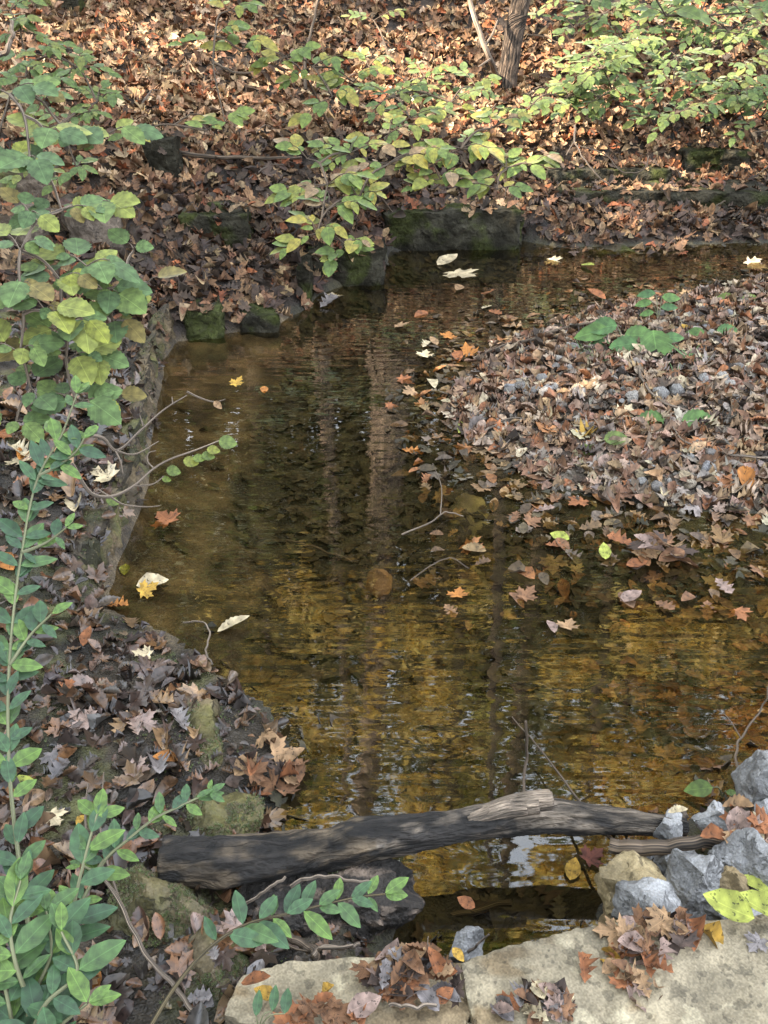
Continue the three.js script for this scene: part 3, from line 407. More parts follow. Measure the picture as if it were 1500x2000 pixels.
{
  const wetBar = [[.2, .12, .06], [.26, .15, .07], [.16, .12, .09], [.3, .13, .05], [.12, .085, .05], [.3, .2, .1]], hill = [], bar = [], bank = [], bed = [], r = rng(2024);
  const scatter = (x0, x1, z0, z1, per, fn) => { const n = Math.round((x1 - x0) * (z1 - z0) * per); for (let i = 0; i < n; i++) fn(lerp(x0, x1, r()), lerp(z0, z1, r())); };
  scatter(-5, 7.5, -11, -4.3, 640, (x, z) => { const s = groundY(x, z, true); if (s.d < .02 || s.k[2] < .3) return; const p = V(x, s.y, z); if (!inView(p, 350)) return; hill.push(leafItem(x, z, s.y, r, .078, s.d < 1.1 ? [...hillColors, D.dark, D.dark, D.dark, [.07, .045, .03], [.1, .06, .04], [.12, .075, .045]] : litHillColors, 1.6, r() * .05)); });  // low leaves darkened as painted shade, upper ones lightened as painted sun
  scatter(-.2, 4.6, -6.4, -2.2, 1350, (x, z) => { const s = groundY(x, z, true); if (s.k[2] > .25 || x < .1 || s.d < -.04 && r() > .42 * Math.exp((s.d + .04) * (z > -3.6 ? 3.2 : 5))) return; const p = V(x, s.y, z); if (!inView(p, 300)) return; const q = leafItem(x, z, s.y, r, .064, s.d < -.03 ? wetBar : barColors, s.d < -.03 ? .35 : .7, r() * .025); if (s.d < -.03) { q.flat *= .5; q.p.y = r() < .25 ? .004 : lerp(s.y, -.004, r()); } bar.push(q); });
  scatter(-3.2, .1, -4.7, -.55, 470, (x, z) => { const s = groundY(x, z, true); if (s.d < .01 || s.k[2] > .3 || x > -.15 && z > -1.2) return; const p = V(x, s.y, z); if (!inView(p, 300)) return; if (fbm(x * 4, 20, z * 4, 2) > .2) return; bank.push(leafItem(x, z, s.y, r, .062, bankColors, .9, r() * .02)); });
  scatter(-1.6, 4.6, -6.4, -1, 620, (x, z) => { const s = groundY(x, z, true); if (s.d > -.03) return; const p = V(x, s.y, z); if (!inView(p, 250)) return; const silt = siltEdge(z) - x; if (silt > .02 && r() > .06) return; if (silt > -.15 && r() > .5) return; const shallow = x > .5 && z > -3.4 && z < -1.3, q = leafItem(x, z, s.y, r, .056, shallow && r() < .3 ? [[.16, .09, .045], [.2, .1, .04], [.22, .13, .055], [.14, .1, .06]] : bedColors, .45, .006 + r() * .02); q.flat *= .5; q.p.y = Math.min(q.p.y, -.012); bed.push(q); });
  { const ray = new THREE.Raycaster(), down = V(0, -1, 0); scene.updateMatrixWorld(true);
    for (const o of scene.children.filter((c) => /^(ledge_rock|bank_wall_stone)/.test(c.name))) { const wall = /wall/.test(o.name), b = new THREE.Box3().setFromObject(o), n = Math.round((b.max.x - b.min.x) * (b.max.z - b.min.z) * (wall ? 170 : 330)); for (let i = 0; i < n; i++) { const x = lerp(b.min.x, b.max.x, r()), z = lerp(b.min.z, b.max.z, r()); if (!wall && fbm(x * 3, 6, z * 3, 2) < -.12) continue; ray.set(V(x, b.max.y + 1, z), down); const h = ray.intersectObject(o)[0]; if (!h || h.point.y < groundY(x, z) || h.face.normal.y < .4) continue; (wall ? bank : hill).push(leafItem(x, z, h.point.y, r, wall ? .05 : .075, wall ? bankColors : [...hillColors, D.dark, [.07, .045, .03]], .8, .006 + r() * .012)); } } }
  scatter(-2.4, 0, -3.6, -.6, 900, (x, z) => { const s = groundY(x, z, true); if (s.d < .01 || s.k[2] > .3) return; const p = V(x, s.y, z); if (inView(p, 150)) bank.push(leafItem(x, z, s.y, r, .026, [...bankColors, [.2, .15, .1]], .8, .003 + r() * .01)); });
  scatter(.6, 4, -2.3, .3, 620, (x, z) => { const s = groundY(x, z, true); if (s.d < .02) return; bank.push(leafItem(x, z, s.y, r, .055, [...barColors, D.dark, D.dark], .8, .004 + r() * .02)); });
  litter('hillside_leaf_litter', 'thick brown leaf litter covering the far hillside', hill); litter('bar_leaf_litter', 'mauve and tan leaf litter over the gravel bar', bar); litter('bank_leaf_litter', 'dark leaf litter on the near bank', bank, true); litter('streambed_leaf_litter', 'sunken brown leaves covering the stream bed', bed);
}

// ---------------------------------------------------------------- pebbles and moss
{
  const r = rng(501), shapes = [1, 2, 3, 4, 5].map((s) => rockGeo(stonePlanes(s * 7, 1, .62, .8, 16), { detail: 4, wear: .1, freq: 2, seed: s, crease: .9 }));
  const tones = [[.36, .35, .33], [.48, .45, .4], [.26, .24, .22], [.44, .37, .27], [.36, .36, .37]].map((c) => std({ color: C(...c), vertexColors: true, map: stone, roughness: .75 }));
  const spot = [[1040, 770, 60, 26, 26, 'in the pebble patch at the bar tip'], [1100, 700, 110, 40, 16, 'by the twin leaved plant on the bar'], [1230, 770, 160, 60, 14, 'in the middle of the leafy bar'], [1340, 640, 120, 30, 12, 'on the far side of the bar'], [1300, 930, 160, 40, 14, 'at the lower water edge of the bar'], [1420, 760, 90, 80, 8, 'by the frame edge of the bar']];
  for (const [px, py, rx, ry, n, where] of spot) for (let i = 0; i < n; i++) {
    const p = onGround(px + (r() + r() - 1) * rx, py + (r() + r() - 1) * ry), s = .016 + r() * r() * .035, ti = Math.floor(r() * 5); if (p.x < .2) continue; p.y = Math.max(p.y, 0) + s * .45 + .012;
    const m = mesh('pebble', pick(shapes, r), tones[ti], scene); m.position.copy(p); m.rotation.set(r() * .5, r() * 6, r() * .5); m.scale.setScalar(s); tag(m, `${s > .03 ? 'large' : 'small'} ${['grey', 'pale', 'dark', 'buff', 'bluish'][ti]} pebble ${where}`, 'pebble', 'pebbles on the gravel bar');
  }
  const count = 2600, gv = new THREE.InstancedMesh(shapes[1], M.pebble, count), o = new THREE.Object3D(); gv.name = 'gravel'; tag(gv, 'fine gravel showing between the leaves of the bar', 'gravel', null, 'stuff'); shadows(gv);
  for (let i = 0; i < count;) { const x = lerp(.3, 4.4, r()), z = lerp(-5.6, -2.4, r()), s = groundY(x, z, true); if (s.d < -.05 || s.k[2] > .2) continue; const q = .006 + r() * .012; o.position.set(x, s.y + q * .3 + r() * .012, z); o.rotation.set(r(), r() * 6, r()); o.scale.setScalar(q); o.updateMatrix(); gv.setMatrixAt(i, o.matrix); const k = .6 + r() * .7; gv.setColorAt(i, C(k, k * .97, k * .93)); i++; }
  scene.add(gv);
  // moss: short tufts over the mossy rocks and wall
  const tuft = mergeGeometries([0, 1, 2, 3, 4].map((i) => new THREE.ConeGeometry(.12, 1, 3, 1, true).translate(0, .4, 0).rotateX(.5 + .15 * (i % 3)).rotateY(i * 1.256)));
  const ray = new THREE.Raycaster(), rocks = scene.children.filter((c) => /^(mossy_rock|bank_wall_stone)/.test(c.name)), places = [];
  scene.updateMatrixWorld(true);
  for (const k of rocks) { const p = k.geometry.attributes.position, nn = k.geometry.attributes.normal, wall = /wall/.test(k.name); const tries = wall ? 5200 : 4200; for (let i = 0; i < tries; i++) { const ix = k.geometry.index, a = Math.floor(r() * (ix ? ix.count : p.count) / 3) * 3, at = (c) => ix ? ix.getX(c) : c, u = r(), v = r() * (1 - u), w = 1 - u - v, q = V(0, 0, 0), n = V(0, 0, 0), t = V(0, 0, 0); [u, v, w].forEach((c, j) => { q.addScaledVector(t.fromBufferAttribute(p, at(a + j)), c); n.addScaledVector(t.fromBufferAttribute(nn, at(a + j)), c); }); if (n.y < -.1) continue; if (fbm(q.x * 6 + k.position.x, q.y * 6, q.z * 6, 3) < (wall ? .06 : -.12)) continue; places.push([q.add(k.position), n, wall]); } }
  for (let i = 0; i < 26000; i++) { const x = lerp(-1.9, -.05, r()), z = lerp(-3.3, -.6, r()); if (fbm(x * 3.3, 31, z * 3.3, 4) + .4 * fbm(x * 14, 5, z * 14, 2) < .07) continue; const q = groundY(x, z, true); if (q.d < .015 || q.k[2] > .3) continue; const p = V(x, q.y, z); if (inView(p, 200)) places.push([p, groundN(x, z), r() < .4]); }
  const ms = new THREE.InstancedMesh(tuft, phys({ color: 0xffffff, roughness: 1, transmission: .2, thickness: 0 }), places.length); ms.name = 'moss'; tag(ms, 'short green and brown moss on the bank rocks', 'moss', null, 'stuff'); shadows(ms);
  places.forEach(([q, n, wall], i) => { const a = r() * 6.28; pose(o, q, V(Math.cos(a), .2, Math.sin(a)), n.clone().add(V((r() - .5) * .6, .3, (r() - .5) * .6)), .004 + r() * .007); o.updateMatrix(); ms.setMatrixAt(i, o.matrix); const dry = r() < (wall ? .65 : .3), k = .7 + r() * .6; ms.setColorAt(i, dry ? C(.17 * k, .13 * k, .07 * k) : C(.1 * k, .13 * k, .035 * k)); });
  scene.add(ms);
}

// ---------------------------------------------------------------- green plants
const toEye = (p) => camera.position.clone().sub(p).normalize();
function leafOn(g, base, kind, mats, at, dir, normal, size, r, name = 'leaf') { const m = mesh(name, pick(GREEN[kind], r), pick(mats, r), g); pose(m, at.clone().sub(base), dir, normal, size, .8 + r() * .6); return m; }
// a woody plant: branches run from its base to sprays of leaves; every spray is [point, half width, half height, leaves]
function shrub(name, label, category, base, sprays, o) {
  const r = rng(o.seed), g = thing(name, label, category, base, o.group), zero = V(0, 0, 0), hubs = [zero];
  sprays.forEach(([c0, rx, ry, n]) => {
    const c = c0.clone().sub(base); let from = hubs[0]; for (const h of hubs) if (h.distanceTo(c) < from.distanceTo(c) * .8) from = h;
    const len = from.distanceTo(c), mid = from.clone().lerp(c, .5).add(V((r() - .5) * len * .2, len * (o.arch ?? .12), (r() - .5) * len * .2)), parts = [tube([from, mid, c], o.stem ?? .006, (o.stem ?? .006) * .6, 5, 10)];
    hubs.push(mid, c); const hung = [];
    const tw = Math.max(2, Math.round(n / 7)); let left = n;
    for (let k = 0; k < tw; k++) {
      const a = k / tw * 6.283 + r() * 1.2, tip = c.clone().add(V(Math.cos(a) * rx * (.7 + r() * .5), Math.sin(a * 1.7 + r()) * ry * .75 - ry * .1, Math.sin(a) * rx * (o.deep ?? .8) * (.5 + r() * .6))), bend = c.clone().lerp(tip, .55).add(V(0, ry * .18, 0)), cv = new THREE.CatmullRomCurve3([c, bend, tip]);
      parts.push(tube([c, bend, tip], (o.stem ?? .006) * .45, (o.stem ?? .006) * .2, 4, 6));
      const m = k === tw - 1 ? left : Math.round(n / tw); left -= m;
      for (let q = 0; q < m; q++) {
        const t = .15 + .85 * (q + .6 * r()) / m, p = cv.getPointAt(clamp(t)), td = cv.getTangentAt(clamp(t)), sd = (q % 2 ? 1 : -1), lat = V(-td.z, 0, td.x).multiplyScalar(sd * (q === m - 1 ? .15 : .9)), dir = td.clone().add(lat).add(V((r() - .5) * .6, -(o.droop ?? .25) + (r() - .5) * .4, (r() - .5) * .6)).normalize();
        const w = p.clone().add(base), e = toEye(w), nn = V(0, 1, 0).addScaledVector(e, o.face ?? .45).add(V((r() - .5) * .7, 0, (r() - .5) * .7)), size = o.size * (.45 + r() * .85), pet = p.clone().addScaledVector(dir, size * .22);
        parts.push(tube([p, p.clone().lerp(pet, .5).add(V(0, .002, 0)), pet], (o.stem ?? .006) * .2, (o.stem ?? .006) * .15, 3, 2));
        hung.push(leafOn(g, base, o.kind, o.mats, pet.add(base), dir, nn, size, r));
      }
    }
    mesh('branch', mergeGeometries(parts), o.wood ?? M.twig, g).add(...hung);
  });
  return g;
}
const px = (a, b, d, rx, ry, n) => [out(a, b, d), rx * d / LENS, ry * d / LENS, n];
// round grey green leaves reaching in from the left
shrub('viburnum_shrub', 'round leaved grey green shrub reaching in along the left frame edge', 'shrub', V(-1.55, groundY(-1.55, -1.75), -1.75), [
  px(20, 185, 2.15, 70, 40, 8), px(85, 200, 2.2, 40, 35, 6), px(60, 320, 2.05, 60, 45, 10), px(140, 270, 2.2, 70, 35, 8), px(210, 262, 2.2, 45, 30, 6), px(120, 410, 2.05, 80, 40, 12), px(190, 405, 2.1, 50, 35, 7), px(40, 490, 1.95, 55, 40, 7), px(120, 550, 2.0, 75, 45, 12), px(205, 570, 2.05, 60, 45, 10),
  px(40, 570, 1.95, 45, 45, 6), px(130, 640, 2, 90, 50, 14), px(220, 640, 2.1, 50, 45, 8), px(40, 690, 1.95, 55, 40, 7), px(130, 700, 2, 50, 30, 7), px(288, 552, 2.1, 30, 22, 2), px(262, 488, 2.1, 25, 18, 2), px(60, 760, 2, 60, 25, 6), px(150, 790, 2, 70, 40, 8), px(215, 775, 2.1, 30, 20, 2), px(30, 830, 2, 40, 30, 5), px(170, 520, 2, 60, 35, 8), px(90, 610, 1.95, 60, 40, 8), px(180, 690, 2.05, 55, 35, 7), px(230, 600, 2.1, 40, 30, 5), px(60, 420, 2, 50, 35, 6), px(95, 265, 2.1, 50, 30, 5)],
  { seed: 11, kind: 'round', mats: [...G.grey, ...G.grey, green(.3, .24, .07, .05), green(.36, .4, .06, .05)], size: .066, stem: .0045, wood: M.twigPale, face: .6, droop: .3 });
shrub('hillside_shrub', 'light green small leaved shrub behind the round leaved one', 'shrub', onGround(90, 330), [
  px(40, 60, 5.2, 70, 45, 34), px(20, 20, 5.3, 50, 30, 18), px(90, 110, 5.1, 90, 50, 40), px(150, 130, 5, 70, 40, 34), px(190, 200, 4.9, 60, 40, 28), px(120, 170, 5, 70, 40, 28), px(50, 150, 5, 60, 40, 24), px(130, 240, 4.9, 80, 40, 26), px(60, 330, 4.7, 70, 30, 22), px(150, 330, 4.8, 60, 25, 18)],
  { seed: 23, kind: 'small', mats: G.small, size: .072, stem: .008, face: .6, group: 'shrubs of the far hillside' });
// broad yellow green shrub over the far bank
shrub('streamside_shrub', 'broad leaved yellow green shrub hanging over the far pool', 'shrub', onGround(770, 420), [
  px(620, 455, 4.9, 70, 35, 24), px(675, 480, 4.85, 60, 32, 20), px(640, 410, 4.9, 60, 30, 14), px(640, 360, 5, 80, 45, 26), px(700, 390, 5, 60, 40, 16), px(600, 310, 5.2, 60, 35, 14), px(680, 300, 5.2, 80, 40, 26), px(760, 320, 5.1, 80, 40, 26), px(830, 300, 5.1, 70, 40, 24), px(900, 290, 5.1, 80, 40, 26), px(960, 250, 5.2, 60, 40, 18), px(990, 330, 5.1, 60, 35, 18), px(1040, 320, 5.1, 40, 30, 12), px(970, 370, 5, 50, 20, 8), px(860, 350, 5.05, 60, 30, 16), px(760, 260, 5.3, 90, 35, 20)],
  { seed: 31, kind: 'broad', mats: [...G.lime, ...G.lime, green(.4, .27, .15, .05)], size: .1, stem: .008, face: .55, deep: .6 });
shrub('maple_sapling', 'slender sapling with pale lime leaves before the sunlit litter', 'sapling', onGround(650, 260), [
  px(420, 70, 5.6, 60, 35, 14), px(470, 100, 5.6, 60, 35, 14), px(560, 110, 5.7, 60, 35, 12), px(610, 130, 5.8, 70, 35, 18), px(650, 190, 5.7, 70, 45, 20), px(540, 130, 5.7, 30, 20, 5), px(690, 160, 5.9, 60, 40, 16), px(440, 240, 5.5, 40, 30, 8), px(405, 255, 5.4, 25, 20, 4), px(255, 270, 5.3, 30, 25, 4), px(450, 20, 5.8, 70, 20, 8)],
  { seed: 37, kind: 'broad', mats: G.lime, size: .1, stem: .007, face: .6, wood: M.twig });
shrub('hillside_shrub', 'yellowing shrub at the foot of the thin trunk', 'shrub', onGround(860, 250), [
  px(760, 190, 6.4, 80, 40, 34), px(830, 150, 6.6, 80, 40, 34), px(880, 200, 6.3, 70, 40, 34), px(930, 170, 6.5, 60, 40, 26), px(800, 230, 6.1, 80, 30, 28), px(720, 130, 6.8, 50, 35, 16), px(730, 40, 7, 60, 30, 14)],
  { seed: 41, kind: 'small', mats: [...G.small, G.lime[3]], size: .085, stem: .008, face: .55, group: 'shrubs of the far hillside' });
{ // small leaved thicket on the right of the hillside
  const S = [[1090, 240, 'small leaved shrub just beyond the thin tree trunk'], [1180, 230, 'low green shrub above the looping vine'], [1290, 220, 'bushy green shrub in mid thicket on the hillside'], [1400, 250, 'broad green shrub above the short mossy ledge'], [1480, 270, 'green shrub cut by the frame edge above the ledge'], [1150, 120, 'pale green shrub high on the slope by the trunk'], [1300, 110, 'tall green shrub high in the thicket'], [1440, 110, 'high green shrub at the upper frame corner']];
  S.forEach(([a, b, label], i) => { const base = onGround(a, b + 20), d = seen(base)[2] - .25, s = []; const q = rng(600 + i); for (let k = 0; k < 6; k++) s.push(px(a + (q() - .5) * 190, b - 25 - q() * 100, d - q() * .4, 70, 38, 27)); shrub('hillside_shrub', label, 'shrub', base, s, { seed: 61 + i, kind: 'small', mats: G.small, size: .088, stem: .008, face: .5, group: 'shrubs of the far hillside' }); });
  shrub('overhanging_branch', 'leafy branch tip hanging in at the top of the frame', 'branch', out(1210, -130, 3.8), [px(1150, 10, 4, 50, 30, 8), px(1300, 30, 4, 50, 25, 7), px(1450, 25, 4, 50, 25, 7), px(1380, 0, 4, 60, 25, 8)], { seed: 91, kind: 'broad', mats: G.small, size: .1, stem: .006, face: .6, arch: -.02 });
}
// privet shoots: a stem with pairs of leaves
function shoot(g, base, pts, o) {
  const r = rng(o.seed), cv = new THREE.CatmullRomCurve3(pts.map((p) => p.clone().sub(base))), len = cv.getLength(), n = Math.round(len / o.gap), st = mesh('stem', tube(cv.points, o.r0 ?? .004, o.r1 ?? .0018, 6, 40), o.wood ?? M.stemGreen, g);
  for (let i = 0; i <= n; i++) {
    const t = clamp((i + .3 * (r() - .5)) / n, o.start ?? 0, 1), p = cv.getPointAt(t), td = cv.getTangentAt(t), spin = (i % 2) * 1.4 + r() * .6;
    const a = td.clone().cross(V(0, 1, 0)).normalize(), b = td.clone().cross(a).normalize(); if (t < (o.start ?? 0) + 1e-6 && o.start) continue;
    for (const s of i === n ? [1, -1, 0] : [1, -1]) {
      const side = s ? a.clone().multiplyScalar(Math.cos(spin) * s).addScaledVector(b, Math.sin(spin) * s * .6) : td.clone(), dir = side.addScaledVector(td, .55).add(V((r() - .5) * .3, .1 + (r() - .5) * .3, (r() - .5) * .3)).normalize(), w = p.clone().add(base), nn = toEye(w).multiplyScalar(o.face ?? .8).add(V((r() - .5) * .9, .8, (r() - .5) * .6));
      if (r() < (o.skip ?? .08)) continue; const k = t > .9 ? 1 : 0, size = o.size * (.65 + r() * .55) * (t > .93 ? .75 : 1), at = p.clone().addScaledVector(dir, .003).add(base);
      st.add(leafOn(g, base, 'privet', k ? [G.privet[3], G.privet[4]] : G.privet, at, dir, nn, size, r));
    }
  }
  return st;
}
{
  const a = far([[95, 2060, 1.28], [70, 1900, 1.32], [40, 1700, 1.4], [18, 1500, 1.5], [18, 1300, 1.6], [42, 1080, 1.68], [75, 930, 1.72], [120, 850, 1.75], [150, 770, 1.76]]), ab = a[0].clone();
  const g1 = thing('privet_bush', 'tall privet shoot climbing along the left frame edge', 'privet', ab, 'privet shoots on the near bank');
  shoot(g1, ab, a, { seed: 3, gap: .027, size: .058, r0: .0042, r1: .002 });
  shoot(g1, ab, [a[1], ...far([[130, 1830, 1.3], [150, 1740, 1.32], [175, 1640, 1.36], [190, 1590, 1.38]])], { seed: 5, gap: .026, size: .055 });
  shoot(g1, ab, [a[6], ...far([[120, 905, 1.74], [150, 880, 1.74], [165, 855, 1.74]])], { seed: 7, gap: .024, size: .048 });
  shoot(g1, ab, [a[5], ...far([[90, 1060, 1.7], [130, 1030, 1.7]])], { seed: 8, gap: .03, size: .04 });
  shoot(g1, ab, [a[4], ...far([[60, 1240, 1.62], [100, 1200, 1.62]])], { seed: 9, gap: .024, size: .048 });
  const b = far([[40, 2080, 1.2], [60, 1960, 1.22], [100, 1860, 1.24], [90, 1780, 1.26]]), bb = b[0].clone();
  const g2 = thing('privet_bush', 'dense dark privet clump in the bottom corner', 'privet', bb, 'privet shoots on the near bank');
  for (const [i, q] of [[0, b], [1, [b[0], ...far([[10, 1930, 1.2], [-10, 1850, 1.2]])]], [2, [b[0], ...far([[90, 1960, 1.18], [150, 1900, 1.2], [120, 1820, 1.22]])]], [3, [b[1], ...far([[30, 1880, 1.2], [20, 1800, 1.22], [40, 1720, 1.25]])]], [4, [b[0], ...far([[110, 2010, 1.18], [170, 1960, 1.18]])]]]) shoot(g2, bb, q, { seed: 13 + i, gap: .019, size: .06 });
  const c = far([[160, 1760, 1.45], [205, 1680, 1.47], [250, 1640, 1.48], [300, 1600, 1.5], [350, 1575, 1.52], [408, 1548, 1.54]]), cb = c[0].clone();
  const g3 = thing('privet_sprig', 'bright privet sprig pointing at the thick end of the log', 'privet', cb); shoot(g3, cb, c, { seed: 23, gap: .022, size: .042, r0: .003, skip: .02 }); shoot(g3, cb, [c[1], ...far([[185, 1700, 1.46], [160, 1690, 1.46]])], { seed: 25, gap: .03, size: .036 });
  const d = far([[290, 2010, 1.2], [340, 1930, 1.26], [410, 1850, 1.34], [480, 1806, 1.4], [560, 1785, 1.45], [640, 1765, 1.48], [700, 1752, 1.5], [752, 1746, 1.5]]), db = d[0].clone();
  const g4 = thing('privet_sprig', 'long arching privet sprig before the rotten wood chunk', 'privet', db); shoot(g4, db, d, { seed: 29, gap: .028, size: .056, start: .32, r0: .0032, skip: .03, wood: std({ color: C(.26, .22, .11), map: barkMap, roughness: .8 }) });
  const sb = level(505, 2012, .3), g8 = thing('spotted_seedling', 'spotted green leaf pair in front of the small slab', 'plant', sb), r8 = rng(19); for (const [x, y] of [[500, 1965], [532, 1955], [556, 1960]]) { const t = level(x, y + 20, .33); mesh('stem', tube([V(0, 0, 0), t.clone().sub(sb).multiplyScalar(.5).add(V(0, .02, 0)), t.clone().sub(sb)], .0015, .001, 5), M.stemGreen, g8); leafOn(g8, sb, 'privet', G.privet, t, V(.1, .8, -.6), toEye(t).add(V(0, .4, 0)), .038, r8); }
  const tw = far([[140, 905, 1.95], [180, 965, 1.98], [215, 970, 2], [260, 950, 2.05], [300, 915, 2.1], [330, 898, 2.12], [380, 880, 2.15], [436, 858, 2.18]]), tb = tw[0].clone();
  const g5 = thing('leafy_twig', 'bare arching twig with bright leaves at its tip over the pool', 'twig', tb); mesh('stem', tube(tw.map((p) => p.clone().sub(tb)), .0045, .0018, 6, 40), M.twigPale, g5);
  for (const q of [[[215, 970, 2], [240, 985, 2], [290, 990, 2.02], [312, 988, 2.02]], [[300, 915, 2.1], [288, 900, 2.1], [290, 885, 2.1], [305, 880, 2.1]], [[260, 950, 2.05], [300, 945, 2.05], [320, 930, 2.06]], [[215, 970, 2], [185, 955, 2], [188, 990, 2]]]) mesh('side_twig', tube(far(q).map((p) => p.clone().sub(tb)), .0025, .0012, 5), M.twigPale, g5);
  const rr = rng(71); for (const [x, y, s] of [[435, 858, 36], [412, 874, 26], [402, 884, 26], [385, 890, 24], [366, 895, 30], [333, 914, 28], [324, 930, 18], [215, 972, 26]]) leafOn(g5, tb, 'round', [G.lime[1], G.lime[3], G.small[2]], out(x - 8, y + 4, 2.14), V(.8, .2, .2), toEye(out(x, y, 2.1)).add(V(0, .8, 0)), s * 2.14 / LENS, rr);
  const f = far([[140, 850, 1.9], [200, 855, 1.95], [225, 880, 1.98], [275, 840, 2.05], [320, 800, 2.1], [365, 772, 2.14]]), fb = f[0].clone();
  const g6 = thing('bare_twig', 'bare forked twig above the wall by the pool', 'twig', fb); mesh('stem', tube(f.map((p) => p.clone().sub(fb)), .0045, .0015, 6, 30), M.twigPale, g6);
  for (const q of [[[225, 880, 1.98], [260, 888, 2], [310, 862, 2.04]], [[225, 880, 1.98], [235, 900, 1.98], [240, 925, 1.98]], [[338, 790, 2.1], [336, 775, 2.1]], [[280, 832, 2.05], [273, 810, 2.05]]]) mesh('side_twig', tube(far(q).map((p) => p.clone().sub(fb)), .0025, .0012, 5), M.twigPale, g6);
  const t2 = far([[365, 765, 2.25], [385, 775, 2.25], [420, 785, 2.28], [440, 780, 2.28]]), t2b = t2[0].clone(); const g7 = thing('drifting_twig', 'short twig with a dry leaf above the water', 'twig', t2b); mesh('stem', tube(t2.map((p) => p.clone().sub(t2b)), .003, .0012, 5), M.twigPale, g7); pose(mesh('leaf', FALL[5].g, dryMat('tan', false, false), g7), out(418, 784, 2.27).sub(t2b), V(.5, -.2, .5), V(0, .7, .7), .03);
}
{ // plants of the gravel bar
  const r = rng(88), plant = (name, label, a, b, leaves, mats, o = {}) => { const base = onGround(a, b), g = thing(name, label, 'plant', base, o.group); for (const [dx, dy, s, w, up] of leaves) { const d = seen(base)[2], p = out(a + dx, b + dy, d - .02), root = base.clone().add(V(0, .005, 0)); mesh('stem', tube([root, root.clone().lerp(p, .6).add(V(0, .015, 0)), p].map((q) => q.clone().sub(base)), .0025, .0015, 5), M.stemGreen, g); leafOn(g, base, o.kind ?? 'broad', mats, p, V(dx || .3, w ?? -.6, r() - .2).normalize(), toEye(p).add(V(0, up ?? .8, 0)), 1.35 * s * d / LENS, r); } return g; };
  const deep = [green(.09, .22, .07), green(.12, .27, .08), green(.15, .3, .07)];
  plant('broadleaf_seedling', 'dark green plant with one large drooping leaf on the bar', 1275, 690, [[0, -45, 66, -2], [-30, -20, 40], [20, -30, 30]], deep);
  plant('broadleaf_seedling', 'twin leaved plant beside the large drooping leaf', 1215, 680, [[-25, -35, 50], [5, -25, 44], [-10, -45, 42, .2], [-20, -5, 34]], deep);
  plant('seedling', 'bright green seedling near the middle of the bar', 1168, 880, [[12, -22, 34, .5], [-4, -4, 22], [-18, -8, 14]], [G.lime[1], G.small[2]]);
  plant('seedling', 'flat green seedling under the bent bar branch', 1310, 830, [[-12, -12, 46, -.1], [22, -8, 46, -.3]], deep);
  plant('seedling', 'tall feathery seedling at the far edge of the bar', 1285, 630, [[-5, -58, 26, .4], [8, -50, 26], [-12, -40, 24], [6, -30, 24], [-8, -20, 20]], deep, { kind: 'small' });
  plant('seedling', 'small green plant at the far right edge of the bar', 1440, 590, [[-5, -8, 30], [8, -6, 26]], [G.lime[1]]);
  plant('seedling', 'low green plant on the open bar beyond the twin leaved one', 1390, 660, [[-12, -10, 34], [10, -14, 30]], deep);
  plant('seedling', 'bright leaf pair on the creeper by the rounded boulder', 1410, 1560, [[-18, -22, 40, .2], [8, -12, 16]], [G.lime[1], G.lime[2]]);
  const grass = (a, b, label, n, h) => { const base = onGround(a, b), g = thing('grass_tuft', label, 'grass', base, 'grass tufts of the bar'); for (let i = 0; i < n; i++) { const q = r() * 6.28, l = h * (.6 + r() * .6), m = mesh('blade', strip([[0, .012], [.3, .014], [.6, .011], [.85, .006], [1, .001]], { cols: 1, fold: .4, bend: -.35 }), pick(deep, r), g); pose(m, V((r() - .5) * .03, 0, (r() - .5) * .03), V(Math.cos(q), 1.1, Math.sin(q)).normalize(), V(-Math.cos(q) * .6, .5, -Math.sin(q) * .6), l, 1); m.scale.x *= 1.6; } };
  grass(1140, 695, 'grass tuft beside the twin leaved plant', 16, .11); grass(1345, 710, 'grass tuft past the large drooping leaf', 18, .12); grass(1160, 715, 'thin grass tuft at the front of the bar plants', 12, .1); grass(1320, 735, 'short grass tuft under the large drooping leaf', 12, .09);
}

